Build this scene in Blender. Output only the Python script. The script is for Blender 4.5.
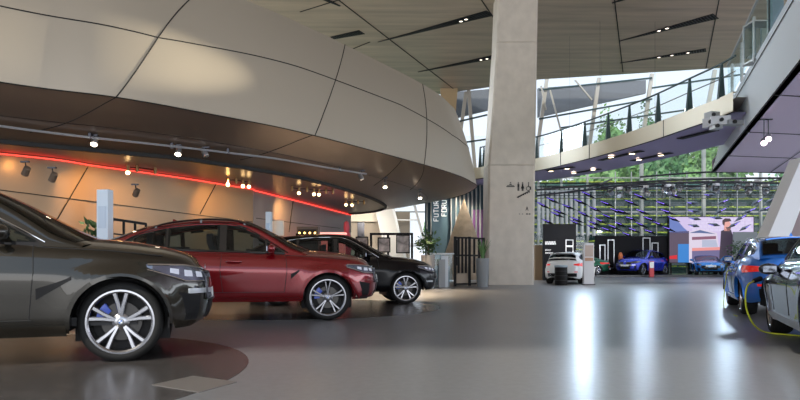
import bpy, bmesh, math, random
from mathutils import Vector, Matrix
random.seed(7)
PI = math.pi
sin, cos, rad = math.sin, math.cos, math.radians
scn = bpy.context.scene
for o in list(bpy.data.objects): bpy.data.objects.remove(o)

# ------------------------------------------------------------------ camera, world, sun, exposure
FPX, HZ, CH = 622.0, 264.0, 0.92            # focal length in pixels, horizon row, eye height
cd = bpy.data.cameras.new('camera'); cam = bpy.data.objects.new('camera', cd)
scn.collection.objects.link(cam); scn.camera = cam
cam.location = (0, 0, CH); cam.rotation_euler = (PI/2, 0, 0)
cd.sensor_width = 36; cd.lens = FPX/800*36; cd.shift_y = (HZ-200)/800; cd.clip_end = 400; cd.clip_start = .05

w = bpy.data.worlds.new('sky'); scn.world = w; w.use_nodes = True
nt = w.node_tree; nt.nodes.clear()
out = nt.nodes.new('ShaderNodeOutputWorld'); bg = nt.nodes.new('ShaderNodeBackground')
tc = nt.nodes.new('ShaderNodeTexCoord'); sx = nt.nodes.new('ShaderNodeSeparateXYZ')
cr = nt.nodes.new('ShaderNodeValToRGB')
nt.links.new(tc.outputs['Generated'], sx.inputs[0]); nt.links.new(sx.outputs['Z'], cr.inputs[0])
cr.color_ramp.elements[0].position = 0.0; cr.color_ramp.elements[0].color = (.85, .88, .93, 1)
cr.color_ramp.elements[1].position = 0.6; cr.color_ramp.elements[1].color = (.55, .72, .95, 1)
nt.links.new(cr.outputs[0], bg.inputs[0]); bg.inputs[1].default_value = 1.1
nt.links.new(bg.outputs[0], out.inputs[0])

sd = bpy.data.lights.new('sun', 'SUN'); sd.energy = 3.0; sd.angle = rad(2); sd.color = (1, .93, .8)
so = bpy.data.objects.new('sun', sd); scn.collection.objects.link(so)
so.rotation_euler = (rad(48), 0, rad(-28))     # from behind the camera's left shoulder onto the garden

def area(name, loc, rot, size, energy, col):
    l = bpy.data.lights.new(name, 'AREA'); l.shape = 'RECTANGLE'; l.size, l.size_y = size
    l.energy = energy; l.color = col
    o = bpy.data.objects.new(name, l); scn.collection.objects.link(o); o.location = loc; o.rotation_euler = rot
    return o
def spot(name, loc, target, energy, col, ang=60, blend=.6, r=.05):
    l = bpy.data.lights.new(name, 'SPOT'); l.energy = energy; l.color = col; l.spot_size = rad(ang); l.spot_blend = blend
    l.shadow_soft_size = r
    o = bpy.data.objects.new(name, l); scn.collection.objects.link(o); o.location = loc
    o.rotation_euler = (Vector(target)-Vector(loc)).to_track_quat('-Z', 'Y').to_euler()
    return o
# daylight of the hall's other glazed sides: behind the camera and at the right
area('daylight_rear', (3, -14, 5), (rad(97), 0, 0), (64, 9.5), 2500, (.95, .96, 1))
area('daylight_right', (22, 11, 2.6), (0, rad(90), 0), (4, 22), 900, (.82, .91, 1))
gal_fill = area('right_gallery_fill', (-6, 36, 9.6), (0, 0, 0), (9, 3), 170, (.82,.91,1)); gal_fill.data.spread = rad(62)  # added fill, out of view behind the drum, brightens the right gallery wall
gal_fill.rotation_euler = (Vector((11,17,4.0))-Vector((-6,36,9.6))).to_track_quat('-Z','Y').to_euler()
spot('sun_glint', (8.5, 19.6, 6.6), (-3.75, 12.7, 5.1), 20000, (1, .88, .66), 6.5, 1, .02)
vs = scn.view_settings
vs.view_transform = 'Standard'; vs.look = 'None'; vs.gamma = 1; vs.use_curve_mapping = False; vs.exposure = 0.38

# ------------------------------------------------------------------ helpers
def at(px, py, Y): return Vector(((px-400)/FPX*Y, Y, CH+(HZ-py)/FPX*Y))
def atz(px, py, Z):
    Y = (Z-CH)*FPX/(HZ-py); return Vector(((px-400)/FPX*Y, Y, Z))

MATS = {}
def mat(name, col, rough=.5, metal=0., emit=None, estr=0., coat=0., spec=.5, noise=None, bump=None, trans=0., alpha=1., ior=None):
    if name in MATS: return MATS[name]
    m = bpy.data.materials.new(name); m.use_nodes = True; t = m.node_tree
    b = t.nodes['Principled BSDF']
    b.inputs['Base Color'].default_value = (*col, 1); b.inputs['Roughness'].default_value = rough
    b.inputs['Metallic'].default_value = metal; b.inputs['Coat Weight'].default_value = coat
    b.inputs['Coat Roughness'].default_value = .03
    b.inputs['Specular IOR Level'].default_value = spec
    b.inputs['Transmission Weight'].default_value = trans
    b.inputs['Alpha'].default_value = alpha
    if ior: b.inputs['IOR'].default_value = ior
    if emit: b.inputs['Emission Color'].default_value = (*emit, 1); b.inputs['Emission Strength'].default_value = estr
    if noise or bump:
        co = t.nodes.new('ShaderNodeTexCoord')
    if noise:                                   # (scale, amount, (sx,sy,sz))
        mp = t.nodes.new('ShaderNodeMapping'); mp.inputs['Scale'].default_value = noise[2]
        nz = t.nodes.new('ShaderNodeTexNoise'); nz.inputs['Scale'].default_value = noise[0]; nz.inputs['Detail'].default_value = 5
        r = t.nodes.new('ShaderNodeValToRGB'); a = noise[1]
        r.color_ramp.elements[0].position = .3; r.color_ramp.elements[1].position = .7
        r.color_ramp.elements[0].color = (*[c*(1-a) for c in col], 1)
        r.color_ramp.elements[1].color = (*[min(1, c*(1+a)) for c in col], 1)
        t.links.new(co.outputs['Object'], mp.inputs[0]); t.links.new(mp.outputs[0], nz.inputs[0])
        t.links.new(nz.outputs['Fac'], r.inputs[0]); t.links.new(r.outputs[0], b.inputs['Base Color'])
    if bump:                                    # (scale, strength, (sx,sy,sz))
        mp2 = t.nodes.new('ShaderNodeMapping'); mp2.inputs['Scale'].default_value = bump[2]
        n2 = t.nodes.new('ShaderNodeTexNoise'); n2.inputs['Scale'].default_value = bump[0]
        bp = t.nodes.new('ShaderNodeBump'); bp.inputs['Strength'].default_value = bump[1]; bp.inputs['Distance'].default_value = .02
        t.links.new(co.outputs['Object'], mp2.inputs[0]); t.links.new(mp2.outputs[0], n2.inputs[0])
        t.links.new(n2.outputs['Fac'], bp.inputs['Height']); t.links.new(bp.outputs[0], b.inputs['Normal'])
    MATS[name] = m; return m

class MB:
    def __init__(s): s.v = []; s.f = []; s.mi = []; s.cur = 0
    def add(s, vs_, fs):
        n = len(s.v); s.v += [tuple(p) for p in vs_]
        for f in fs: s.f.append([i+n for i in f]); s.mi.append(s.cur)
        return s
    def box(s, c, d, rz=0, M=None):
        x, y, z = [k/2 for k in d]
        pts = [Vector((a*x, b*y, e*z)) for a in (-1, 1) for b in (-1, 1) for e in (-1, 1)]
        R = Matrix.Rotation(rz, 3, 'Z') if M is None else M
        return s.add([R @ p + Vector(c) for p in pts], [(0,1,3,2),(4,6,7,5),(0,4,5,1),(2,3,7,6),(0,2,6,4),(1,5,7,3)])
    def bar(s, a, b, w_, h_=None, up=(0,0,1)):
        a, b = Vector(a), Vector(b); d = b-a; L = d.length
        if L < 1e-6: return s
        d.normalize(); u = Vector(up)
        if abs(d.dot(u)) > .98: u = Vector((0,1,0))
        sd_ = d.cross(u).normalized(); u = sd_.cross(d)
        h_ = h_ or w_
        pts = [p + sd_*sx_*w_/2 + u*sz_*h_/2 for p in (a, b) for sx_ in (-1,1) for sz_ in (-1,1)]
        return s.add(pts, [(0,1,3,2),(4,6,7,5),(0,4,5,1),(2,3,7,6),(0,2,6,4),(1,5,7,3)])
    def tube(s, pts, r, n=8, cap=True):
        pts = [Vector(p) for p in pts]; base = len(s.v); N = len(pts)
        up = Vector((0,0,1))
        for i, p in enumerate(pts):
            d = (pts[min(i+1, N-1)]-pts[max(i-1, 0)]).normalized()
            u = up if abs(d.dot(up)) < .95 else Vector((1,0,0))
            a = d.cross(u).normalized(); b = a.cross(d)
            rr = r[i] if isinstance(r, (list, tuple)) else r
            for k in range(n):
                s.v.append(tuple(p + a*rr*cos(2*PI*k/n) + b*rr*sin(2*PI*k/n)))
        for i in range(N-1):
            for k in range(n):
                s.f.append([base+i*n+k, base+i*n+(k+1)%n, base+(i+1)*n+(k+1)%n, base+(i+1)*n+k]); s.mi.append(s.cur)
        if cap:
            s.f.append([base+k for k in range(n)]); s.mi.append(s.cur)
            s.f.append([base+(N-1)*n+k for k in range(n)][::-1]); s.mi.append(s.cur)
        return s
    def lathe(s, prof, c=(0,0,0), n=24, axis='Z', closed=False):
        base = len(s.v); P_ = len(prof)
        for k in range(n):
            a = 2*PI*k/n
            for (r, h) in prof:
                if axis == 'Z': p = (r*cos(a), r*sin(a), h)
                elif axis == 'Y': p = (r*cos(a), h, r*sin(a))
                else: p = (h, r*cos(a), r*sin(a))
                s.v.append((p[0]+c[0], p[1]+c[1], p[2]+c[2]))
        for k in range(n):
            for j in range(P_ if closed else P_-1):
                j2 = (j+1) % P_
                s.f.append([base+k*P_+j, base+((k+1)%n)*P_+j, base+((k+1)%n)*P_+j2, base+k*P_+j2]); s.mi.append(s.cur)
        return s
    def grid(s, rows, close=False):
        base = len(s.v); n = len(rows[0])
        for r in rows: s.v += [tuple(p) for p in r]
        for i in range(len(rows)-1):
            for j in range(n if close else n-1):
                j2 = (j+1) % n
                s.f.append([base+i*n+j, base+i*n+j2, base+(i+1)*n+j2, base+(i+1)*n+j]); s.mi.append(s.cur)
        return s
    def prism(s, poly, z0, z1):
        n = len(poly)
        s.add([(p[0], p[1], z0) for p in poly]+[(p[0], p[1], z1) for p in poly],
              [list(range(n))[::-1], list(range(n, 2*n))]+[(i, (i+1)%n, (i+1)%n+n, i+n) for i in range(n)])
        return s
    def slab(s, poly, off):
        n = len(poly); o = Vector(off)
        s.add([Vector(p) for p in poly]+[Vector(p)+o for p in poly],
              [list(range(n))[::-1], list(range(n, 2*n))]+[(i, (i+1)%n, (i+1)%n+n, i+n) for i in range(n)])
        return s
    def sphere(s, c, r, n=12, sc=(1,1,1)):
        prof = [(max(1e-4, r*sin(PI*i/n)), -r*cos(PI*i/n)) for i in range(n+1)]
        b = len(s.v); s.lathe(prof, (0,0,0), n*2)
        for i in range(b, len(s.v)):
            p = s.v[i]; s.v[i] = (p[0]*sc[0]+c[0], p[1]*sc[1]+c[1], p[2]*sc[2]+c[2])
        return s
    def build(s, name, m, parent=None, smooth=None, kind=None, fix=True, loc=None):
        me = bpy.data.meshes.new(name); me.from_pydata(s.v, [], s.f)
        ms = m if isinstance(m, (list, tuple)) else [m]
        for q in ms: me.materials.append(q)
        for p, i in zip(me.polygons, s.mi): p.material_index = i
        bm = bmesh.new(); bm.from_mesh(me)
        bmesh.ops.remove_doubles(bm, verts=bm.verts, dist=1e-5)
        if fix: bmesh.ops.recalc_face_normals(bm, faces=bm.faces)
        bm.to_mesh(me); bm.free()
        if smooth:
            for p in me.polygons: p.use_smooth = True
            try: me.set_sharp_from_angle(angle=rad(smooth))
            except Exception: pass
        o = bpy.data.objects.new(name, me); scn.collection.objects.link(o)
        if parent is not None: o.parent = parent
        if kind: o['kind'] = kind
        if loc: o.location = loc
        return o

def tag(o, label, cat, group=None, kind=None):
    o['label'] = label; o['category'] = cat
    if group: o['group'] = group
    if kind: o['kind'] = kind
    return o
def thing(name, loc, rz, label, cat, group=None):
    o = bpy.data.objects.new(name, None); scn.collection.objects.link(o)
    o.location = loc; o.rotation_euler = (0, 0, rz); o.empty_display_size = .2
    return tag(o, label, cat, group)
def kids(o): return [c for c in bpy.data.objects if c.parent == o]
def dup(root, loc, rz, label, cat=None, rot=None):
    def cp(o, par):
        c = o.copy(); scn.collection.objects.link(c)
        if par is not None: c.parent = par
        for k in kids_map.get(o.name, []): cp(k, c)
        return c
    kids_map = {}
    for c in bpy.data.objects:
        if c.parent is not None: kids_map.setdefault(c.parent.name, []).append(c)
    r = cp(root, None); r.location = loc; r.rotation_euler = rot or (0, 0, rz); r['label'] = label
    return r
def lerp(a, b, t): return a+(b-a)*t
def tab(T, x):
    """smooth table lookup, T sorted by x ascending"""
    if x <= T[0][0]: return T[0][1]
    if x >= T[-1][0]: return T[-1][1]
    for i in range(len(T)-1):
        if T[i][0] <= x <= T[i+1][0]:
            x0, y0 = T[i]; x1, y1 = T[i+1]; h = x1-x0
            m0 = (y1-T[i-1][1])/(x1-T[i-1][0]) if i > 0 else (y1-y0)/h
            m1 = (T[i+2][1]-y0)/(T[i+2][0]-x0) if i+2 < len(T) else (y1-y0)/h
            t = (x-x0)/h
            return (2*t**3-3*t*t+1)*y0+(t**3-2*t*t+t)*h*m0+(-2*t**3+3*t*t)*y1+(t**3-t*t)*h*m1
def ltab(T, x):
    if x <= T[0][0]: return T[0][1]
    for i in range(len(T)-1):
        if T[i][0] <= x <= T[i+1][0]:
            return lerp(T[i][1], T[i+1][1], (x-T[i][0])/max(1e-9, T[i+1][0]-T[i][0]))
    return T[-1][1]
def catmull(P, n):
    out_ = []
    for i in range(len(P)-1):
        p0 = P[max(i-1, 0)]; p1 = P[i]; p2 = P[i+1]; p3 = P[min(i+2, len(P)-1)]
        for k in range(n):
            t = k/n
            out_.append(.5*((2*p1)+(p2-p0)*t+(2*p0-5*p1+4*p2-p3)*t*t+(3*p1-p0-3*p2+p3)*t**3))
    out_.append(P[-1].copy()); return out_

def thin_glass(name, col, refl):
    m = bpy.data.materials.new(name); m.use_nodes = True; t = m.node_tree; t.nodes.clear()
    o = t.nodes.new('ShaderNodeOutputMaterial'); mx = t.nodes.new('ShaderNodeMixShader')
    tr = t.nodes.new('ShaderNodeBsdfTransparent'); gl = t.nodes.new('ShaderNodeBsdfGlossy')
    tr.inputs[0].default_value = (*col, 1); gl.inputs['Roughness'].default_value = .03
    fr = t.nodes.new('ShaderNodeFresnel'); fr.inputs[0].default_value = 1.45
    ml = t.nodes.new('ShaderNodeMath'); ml.operation = 'MULTIPLY'; ml.inputs[1].default_value = refl
    t.links.new(fr.outputs[0], ml.inputs[0]); t.links.new(ml.outputs[0], mx.inputs[0])
    t.links.new(tr.outputs[0], mx.inputs[1]); t.links.new(gl.outputs[0], mx.inputs[2]); t.links.new(mx.outputs[0], o.inputs[0])
    MATS[name] = m; return m
# ------------------------------------------------------------------ materials
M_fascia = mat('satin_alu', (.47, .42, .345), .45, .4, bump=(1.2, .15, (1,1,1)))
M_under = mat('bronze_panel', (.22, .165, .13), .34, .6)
M_seam = mat('dark_seam', (.01, .01, .01), .7)
M_ceil = mat('taupe_steel', (.54, .44, .34), .45, .35, noise=(1.5, .18, (.15, 1.6, 1)))
M_conc = mat('concrete', (.66, .61, .53), .8, noise=(2.2, .08, (1,1,.8)), bump=(30, .25, (1,1,1)))
M_conc_blue = mat('pale_alu', (.78, .86, .92), .4, .0)
M_cream = mat('cream_alu', (.85, .78, .60), .4, .1)
M_violet = mat('violet_alu', (.42, .37, .60), .4, .2)
M_white = mat('white_paint', (.78, .80, .80), .5)
M_warmwhite = mat('warm_white_plaster', (.75, .70, .62), .7)
M_wall = mat('tan_wall', (.30, .20, .115), .36, .35)
M_wallgrey = mat('mauve_grey_wall', (.33, .29, .29), .4, .35)
M_black = mat('black_plastic', (.009, .009, .010), .5, spec=.2)
M_blackgl = mat('black_gloss', (.008, .008, .009), .12, coat=.5)
M_rubber = mat('tyre_rubber', (.012, .012, .012), .75, spec=.25, bump=(60, .2, (1,1,1)))
M_silver = mat('machined_alloy', (.40, .40, .42), .25, 1.)
M_silver2 = mat('satin_silver', (.55, .56, .58), .35, .9)
M_darkmet = mat('dark_metal', (.06, .06, .07), .35, .8)
M_silver2d = mat('two_tone_alloy', (.30,.30,.32), .28, 1.)
M_disc = mat('brake_steel', (.06, .058, .056), .35, 1.)
M_caliper = mat('blue_caliper', (.01, .06, .45), .35, coat=.5)
M_chrome = mat('chrome', (.75, .78, .82), .12, 1.)
M_carglass = mat('tinted_car_glass', (.012, .016, .02), .04, 0, spec=1.0, coat=1.0)
CG = thin_glass('car_window_glass', (.42, .50, .52), .75)
M_lamp = mat('headlamp_glass', (.16, .17, .21), .10, .7, coat=1.)
M_drl = mat('lamp_element', (.35, .36, .42), .2, emit=(.8, .85, 1), estr=.22)
M_tail = mat('tail_lamp_red', (.55, .01, .01), .15, coat=1., emit=(1, .03, .02), estr=.25)
M_steel = mat('brushed_steel', (.45, .47, .48), .3, .9)
M_blue_l = mat('roundel_blue', (.02, .12, .5), .3)
M_screenframe = M_black
M_green = mat('leaf_green', (.03, .075, .02), .6, noise=(3, .5, (1,1,1)))
M_lime = mat('lime_foliage', (.26, .34, .045), .7, noise=(3, .5, (1,1,1)))
M_teal = mat('teal_facade', (.02, .085, .075), .5, noise=(.8, .6, (1,1,3)))
M_glass = mat('clear_glass', (.85, .95, .95), .02, trans=1.0, ior=1.1, spec=.3)

G_facade = thin_glass('facade_glass', (.97, .98, .985), .6)
G_rail = thin_glass('rail_glass', (.90, .96, .96), .12)
G_case = thin_glass('case_glass', (.75, .85, .88), 1.5)

def paint(name, col, metal=.55, rough=.32):
    return mat(name, col, rough, metal, coat=1., spec=.5)

# ================================================================== LARGE STRUCTURE
# floor: dark polished stone, slightly mottled
def floor_mat():
    m = mat('polished_floor', (.115, .108, .105), .20, 0, spec=1.0)
    t = m.node_tree; b = t.nodes['Principled BSDF']; co = t.nodes.new('ShaderNodeTexCoord')
    nz = t.nodes.new('ShaderNodeTexNoise'); nz.inputs['Scale'].default_value = .9; nz.inputs['Detail'].default_value = 8
    r = t.nodes.new('ShaderNodeMapRange'); r.inputs[3].default_value = .27; r.inputs[4].default_value = .32
    t.links.new(co.outputs['Object'], nz.inputs[0]); t.links.new(nz.outputs['Fac'], r.inputs[0]); t.links.new(r.outputs[0], b.inputs['Roughness'])
    n2 = t.nodes.new('ShaderNodeTexNoise'); n2.inputs['Scale'].default_value = 14; n2.inputs['Detail'].default_value = 6
    rr = t.nodes.new('ShaderNodeValToRGB'); rr.color_ramp.elements[0].color = (.145, .148, .155, 1); rr.color_ramp.elements[1].color = (.175, .178, .188, 1)
    rr.color_ramp.elements[0].position = .35; rr.color_ramp.elements[1].position = .65
    t.links.new(co.outputs['Object'], n2.inputs[0]); t.links.new(n2.outputs['Fac'], rr.inputs[0]); t.links.new(rr.outputs[0], b.inputs['Base Color'])
    return m
M_floor = floor_mat()
MB().box((0, 16, -.15), (64, 76, .3)).build('floor', M_floor, kind='structure')
MB().box((0, 110, -.35), (300, 112, .3)).build('ground', mat('garden_ground', (.10, .14, .06), .9, noise=(.5, .4, (1,1,1))), kind='structure')

# ---- curved gallery drum at the left: fascia, underside, recessed soffit
EXT = [Vector((-15, 3.5, 0)), Vector((-10.2, 7.6, 0))]
Lp = [Vector((p.x, p.y, 0)) for p in [atz(*q, 4.0) for q in [(0,82),(115,97),(200,112),(300,132),(400,158),(450,172.5),(470,181)]]]
Lp += [Vector((3.05, 25.3, 0)), Vector((2.2, 29.5, 0)), Vector((-1.5, 36, 0))]
Ip = [Vector((p.x, p.y, 0)) for p in [atz(*q, 3.3) for q in [(0,139),(115,150),(200,159),(300,176),(352,190),(377,199),(387,206),(378,210),(362,212.2),(340,213.6)]]]
Lp = EXT + Lp; Ip = [Vector((-15.5, 5.8, 0)), Vector((-11, 9.2, 0))] + Ip
NL = 8
Lc, Ic = catmull(Lp, NL), catmull(Ip, NL)
def inward(C, d):
    o_ = []
    for i, p in enumerate(C):
        t = (C[min(i+1, len(C)-1)]-C[max(i-1, 0)]).normalized()
        o_.append(p+Vector((-t.y, t.x, 0))*d)
    return o_
Uc = inward(Lc, .85)
def loftpt(A, za, B, zb, u, v, bulge=0., dn=0.):
    n = len(A)-1; i = min(int(u*n), n-1); f = u*n-i
    a = A[i].lerp(A[i+1], f); b = B[i].lerp(B[i+1], f)
    p = a.lerp(b, v); t = (A[i+1]-A[i]).normalized(); nrm = Vector((t.y, -t.x, 0))
    p = p + nrm*(bulge*4*v*(1-v)+dn); z = lerp(za, zb, v)
    return Vector((p.x, p.y, z))
FAS = lambda u, v, dn=0.: loftpt(Lc, 4.0, Uc, 7.0, u, v, .10, dn)
def UND(u, v, dn=0.):
    p = loftpt(Lc, 4.0, Ic, 3.3, u, v); p.z -= .06*4*v*(1-v)+dn; return p
def project(p): return (400+p.x/p.y*FPX, HZ-(p.z-CH)/p.y*FPX)
def inv(S, px, py):
    best = None
    for i in range(0, 121):
        for j in range(0, 41):
            u, v = i/120, j/40
            p = S(u, v)
            if p.y < 1: continue
            q = project(p); d = (q[0]-px)**2+(q[1]-py)**2
            if best is None or d < best[0]: best = (d, u, v)
    _, u0, v0 = best; st = 1/120
    for _ in range(14):
        for du in (-1, 0, 1):
            for dv in (-1, 0, 1):
                u, v = min(1, max(0, u0+du*st)), min(1, max(0, v0+dv*st))
                q = project(S(u, v)); d = (q[0]-px)**2+(q[1]-py)**2
                if d < best[0]: best = (d, u, v)
        _, u0, v0 = best; st *= .6
    return u0, v0
NU = 140
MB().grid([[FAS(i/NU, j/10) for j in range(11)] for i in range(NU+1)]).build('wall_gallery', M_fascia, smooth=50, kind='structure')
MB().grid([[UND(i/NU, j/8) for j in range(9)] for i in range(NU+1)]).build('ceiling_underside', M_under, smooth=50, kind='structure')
# lip at the recess edge + recessed soffit plate
lip = MB(); lip.grid([[(p.x, p.y, z) for z in (3.3, 3.22)] for p in Ic]); lip.grid([[(p.x, p.y, 3.22), (q.x, q.y, 3.22)] for p, q in zip(Ic, inward(Ic, .10))])
lip.build('trim_recess', M_seam, kind='structure')
inn = inward(Ic, .10)
poly = [(p.x, p.y) for p in inn] + [(-14, 34), (-26, 26), (-24, 8)]
MB().prism(poly, 3.27, 3.45).build('ceiling_recess', mat('recess_panel', (.06, .050, .044), .3, .6), kind='structure')
# gallery floor plate and parapet back, so the drum is a solid body from other positions
MB().prism([(p.x, p.y) for p in inward(Lc, .3)] + [(-20, 40), (-34, 30), (-30, 5)], 4.02, 4.3).build('floor_gallery', M_conc, kind='structure')
MB().grid([[FAS(i/NU, j, -.12) for j in (0, 1)] for i in range(NU+1)]).grid([[FAS(i/NU, 1, -.12), FAS(i/NU, 1, 0)] for i in range(NU+1)]).build('wall_parapet', M_fascia, smooth=50, kind='structure')
def seam_line(mb, S, a, b, w_=.012, n=24, dn=.004):
    (u0, v0), (u1, v1) = a, b
    mb.tube([S(lerp(u0, u1, k/n), lerp(v0, v1, k/n), dn) for k in range(n+1)], w_, 6)
sm = MB()
h = [inv(FAS, *q) for q in [(0,6),(160,38),(300,68),(400,104),(452,135)]]
us = [q[0] for q in h]; vs_ = [q[1] for q in h]
pts = [FAS(lerp(h[0][0]-.12, 1, k/120), ltab([(h[0][0]-.12, h[0][1])]+[(a, b) for a, b in h]+[(1, h[-1][1])], lerp(h[0][0]-.12, 1, k/120)), .004) for k in range(121)]
sm.tube(pts, .012, 6)
for a, b in [((186,2),(116,96)), ((342,43),(314,128)), ((424,92),(424,164))]:
    ua, ub = inv(FAS, *a), inv(FAS, *b)
    du = (ua[0]-ub[0])/max(.01, ua[1]-ub[1])
    seam_line(sm, FAS, (ub[0], 0), (min(1, ub[0]+du), 1))
sm.build('trim_gallery_seam', M_seam, kind='structure')
sm = MB()
for a, b in [((116,97),(30,132)), ((314,129),(240,160)), ((402,160),(374,185)), ((424,166),(410,190))]:
    seam_line(sm, UND, inv(UND, *a), inv(UND, *b), .008)
for v_ in (.5,): sm.tube([UND(k/100, v_, .004) for k in range(101)], .004, 5)
sm.build('trim_underside_seam', M_seam, kind='structure')
sm = MB(); sm.tube([FAS(k/140, 0, .01)+Vector((0,0,-.005)) for k in range(141)], .012, 6)
sm.build('trim_gallery_edge', M_seam, kind='structure')

# ---- inner wall under the recess with a red light line along its top
Wp = [Vector((-14.6, 8.6, 0))] + [Vector((p.x, p.y, 0)) for p in [atz(*q, 3.27) for q in [(0,152.5),(100,165.5),(182,177),(225,184),(253,188.5)]]]
Wc = catmull(Wp, 8)
Wq = [Vector((p.x, p.y, 0)) for p in [atz(*q, 3.27) for q in [(254,189.5),(300,201),(351,214.5)]]]
Wd = [Wc[-1]] + Wq
mw = MB(); mw.grid([[(p.x, p.y, z) for z in (0, 3.27)] for p in Wc]); mw.build('wall_left', M_wall, smooth=30, kind='structure')
mw = MB(); mw.grid([[(p.x, p.y, z) for z in (0, 3.27)] for p in Wd]); mw.grid([[(Wd[-1].x, Wd[-1].y, z), (Wd[-1].x-5, Wd[-1].y+3, z)] for z in (0, 3.27)])
mw.build('wall_bar', M_wallgrey, smooth=20, kind='structure')
allW = Wc + Wq
rl = MB().tube([p+Vector((.03, -.05, 3.235)) for p in allW], .013, 8)
tag(rl.build('light_line', mat('red_led', (.3,0,0), .5, emit=(1, .05, .035), estr=2.6)), 'thin glowing red light line along the top of the curved left wall', 'light')
sm = MB()
def wall_pt(C, px, py):
    """point on vertical wall C seen at pixel"""
    best = None
    for i in range(len(C)-1):
        for k in range(150):
            p = C[i].lerp(C[i+1], k/150); q = 400+p.x/p.y*FPX
            if best is None or abs(q-px) < best[0]: best = (abs(q-px), p)
    p = best[1]; return Vector((p.x+.01, p.y-.02, CH+(HZ-py)/FPX*p.y))
for a, b in [((88,167),(56,222)), ((216,184),(200,214))]: sm.tube([wall_pt(Wc, lerp(a[0],b[0],k/12), lerp(a[1],b[1],k/12)) for k in range(13)], .012, 6)
sm.tube([wall_pt(Wc, px, lerp(190, 222, px/253)) for px in range(-60, 254, 12)], .010, 6)
sm.tube([wall_pt(Wd, 293-k*.4, 201+k*3.1) for k in range(11)], .012, 6)
sm.tube([wall_pt(Wd, px, 218+(px-254)*.12) for px in range(256, 350, 12)], .010, 6)
sm.build('trim_wall_seam', M_seam, kind='structure')

# ---- main ceiling of the hall with long dark slots
CZ = 13.0
edge = [(-16, 47)]+[(p.x, p.y) for p in [atz(*q, CZ) for q in [(310,102),(440,94),(495,86),(540,79),(620,74),(745,66)]]]+[(36, 36.5)]
MB().prism(edge + [(36, -6), (-16, -6)], CZ, CZ+.6).build('ceiling', M_ceil, kind='structure')
ce = MB(); rows = []
for x, y in edge:
    rows.append([(x, y+.9*sin(a), CZ+.9*(1-cos(a))) for a in [k*PI/2/8 for k in range(9)]])
ce.grid(rows).build('ceiling_edge', mat('bright_steel_edge', (.45, .42, .37), .25, .8), smooth=60, kind='structure')
def cpt(px, py, dz=0.): p = atz(px, py, CZ-dz); return p
sm = MB()
for a, b in [((332,-5),(455,90)), ((478,-5),(512,45)), ((614,-5),(623,72)), ((720,-5),(706,68)), ((20+280,12),(345,-2)), ((370,42),(330,58))]:
    sm.bar(cpt(*a, .01), cpt(*b, .01), .05, .02)
sm.build('trim_ceiling_seam', M_seam, kind='structure')
slots = [((378,42),(490,13),.75,.05), ((418,72),(498,56),.70,.06), ((332,38),(362,32),.6,.4), ((620,41),(716,16),.85,.05), ((620,63),(706,50),.65,.06), ((340,0+6),(318,-4),.3,.1), ((612,3),(640,-6),.4,.1)]
def slot_poly(a, b, wide, thin):
    A, B = cpt(*a), cpt(*b); d = (B-A).normalized(); n = Vector((-d.y, d.x, 0))
    return [A-n*thin/2, B-n*wide/2, B+n*wide/2, A+n*thin/2]
lab = ['tapered dark slot in the ceiling just left of the concrete pillar, nearer one', 'tapered dark slot in the ceiling touching the pillar, farther one',
       'short dark ceiling slot above the curved gallery edge', 'tapered dark slot with a few lamps right of the pillar', 'thin dark ceiling slot nearest the roof glazing right of the pillar',
       'dark slot crossing the top edge of the picture above the gallery', 'dark ceiling slot tip at the top edge right of the pillar']
for (a, b, wd, tn), l in zip(slots, lab):
    m = MB(); m.slab([p+Vector((0,0,-.012)) for p in slot_poly(a, b, wd, tn)], (0, 0, .02))
    r = m.build('ceiling_slot', M_seam); tag(r, l, 'ceiling slot', 'dark slots in the hall ceiling')
    A, B = cpt(*a, .03), cpt(*b, .03); g = MB(); d = (B-A).normalized(); nn = Vector((-d.y, d.x, 0))
    n = int((B-A).length/.14)
    g.bar(A, B, .02, .02)
    for k in range(n):
        t = (k+.5)/n; wv = lerp(tn, wd, t)*.42; p = A.lerp(B, t); g.bar(p-nn*wv, p+nn*wv, .03, .03)
    g.build('grille', M_darkmet, r)
# little lamps inside the slots
M_slotlamp = mat('slot_lamp', (1,.9,.8), .4, emit=(1, .86, .72), estr=2.2)
sl0 = None; k = 0
for px, py, l in [(466,19.5,'small lit lamp in the ceiling slot left of the pillar'),(461,21.5,'small lit lamp in the nearer slot left of the pillar, left one'),(487,59,'small lit lamp in the far slot touching the pillar'),(481,60,'small lit lamp in the far ceiling slot, left one'),
              (659,31,'lit lamp in the wide slot right of the pillar, left of two'),(667,28.5,'lit lamp in the wide slot right of the pillar, right of two'),(659,57.5,'leftmost small lamp in the thin slot near the roof glazing'),(672,55.5,'middle small lamp in the thin slot near the roof glazing'),(688,53,'rightmost small lamp in the thin slot near the roof glazing')]:
    p = cpt(px, py, .06)
    if sl0 is None:
        sl0 = MB().lathe([(.001, .0), (.08, 0), (.10, .05), (.10, .09), (.001, .09)], n=12).build('slot_lamp', M_slotlamp, smooth=40); o = sl0
        MB().lathe([(.10, -.01), (.125, -.01), (.125, .09), (.10, .09)], n=12, closed=True).build('lamp_ring', M_darkmet, o)
        tag(o, l, 'lamp', 'lamps in the ceiling slots')
    else: o = dup(sl0, p, 0, l)
    o.location = p

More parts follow.
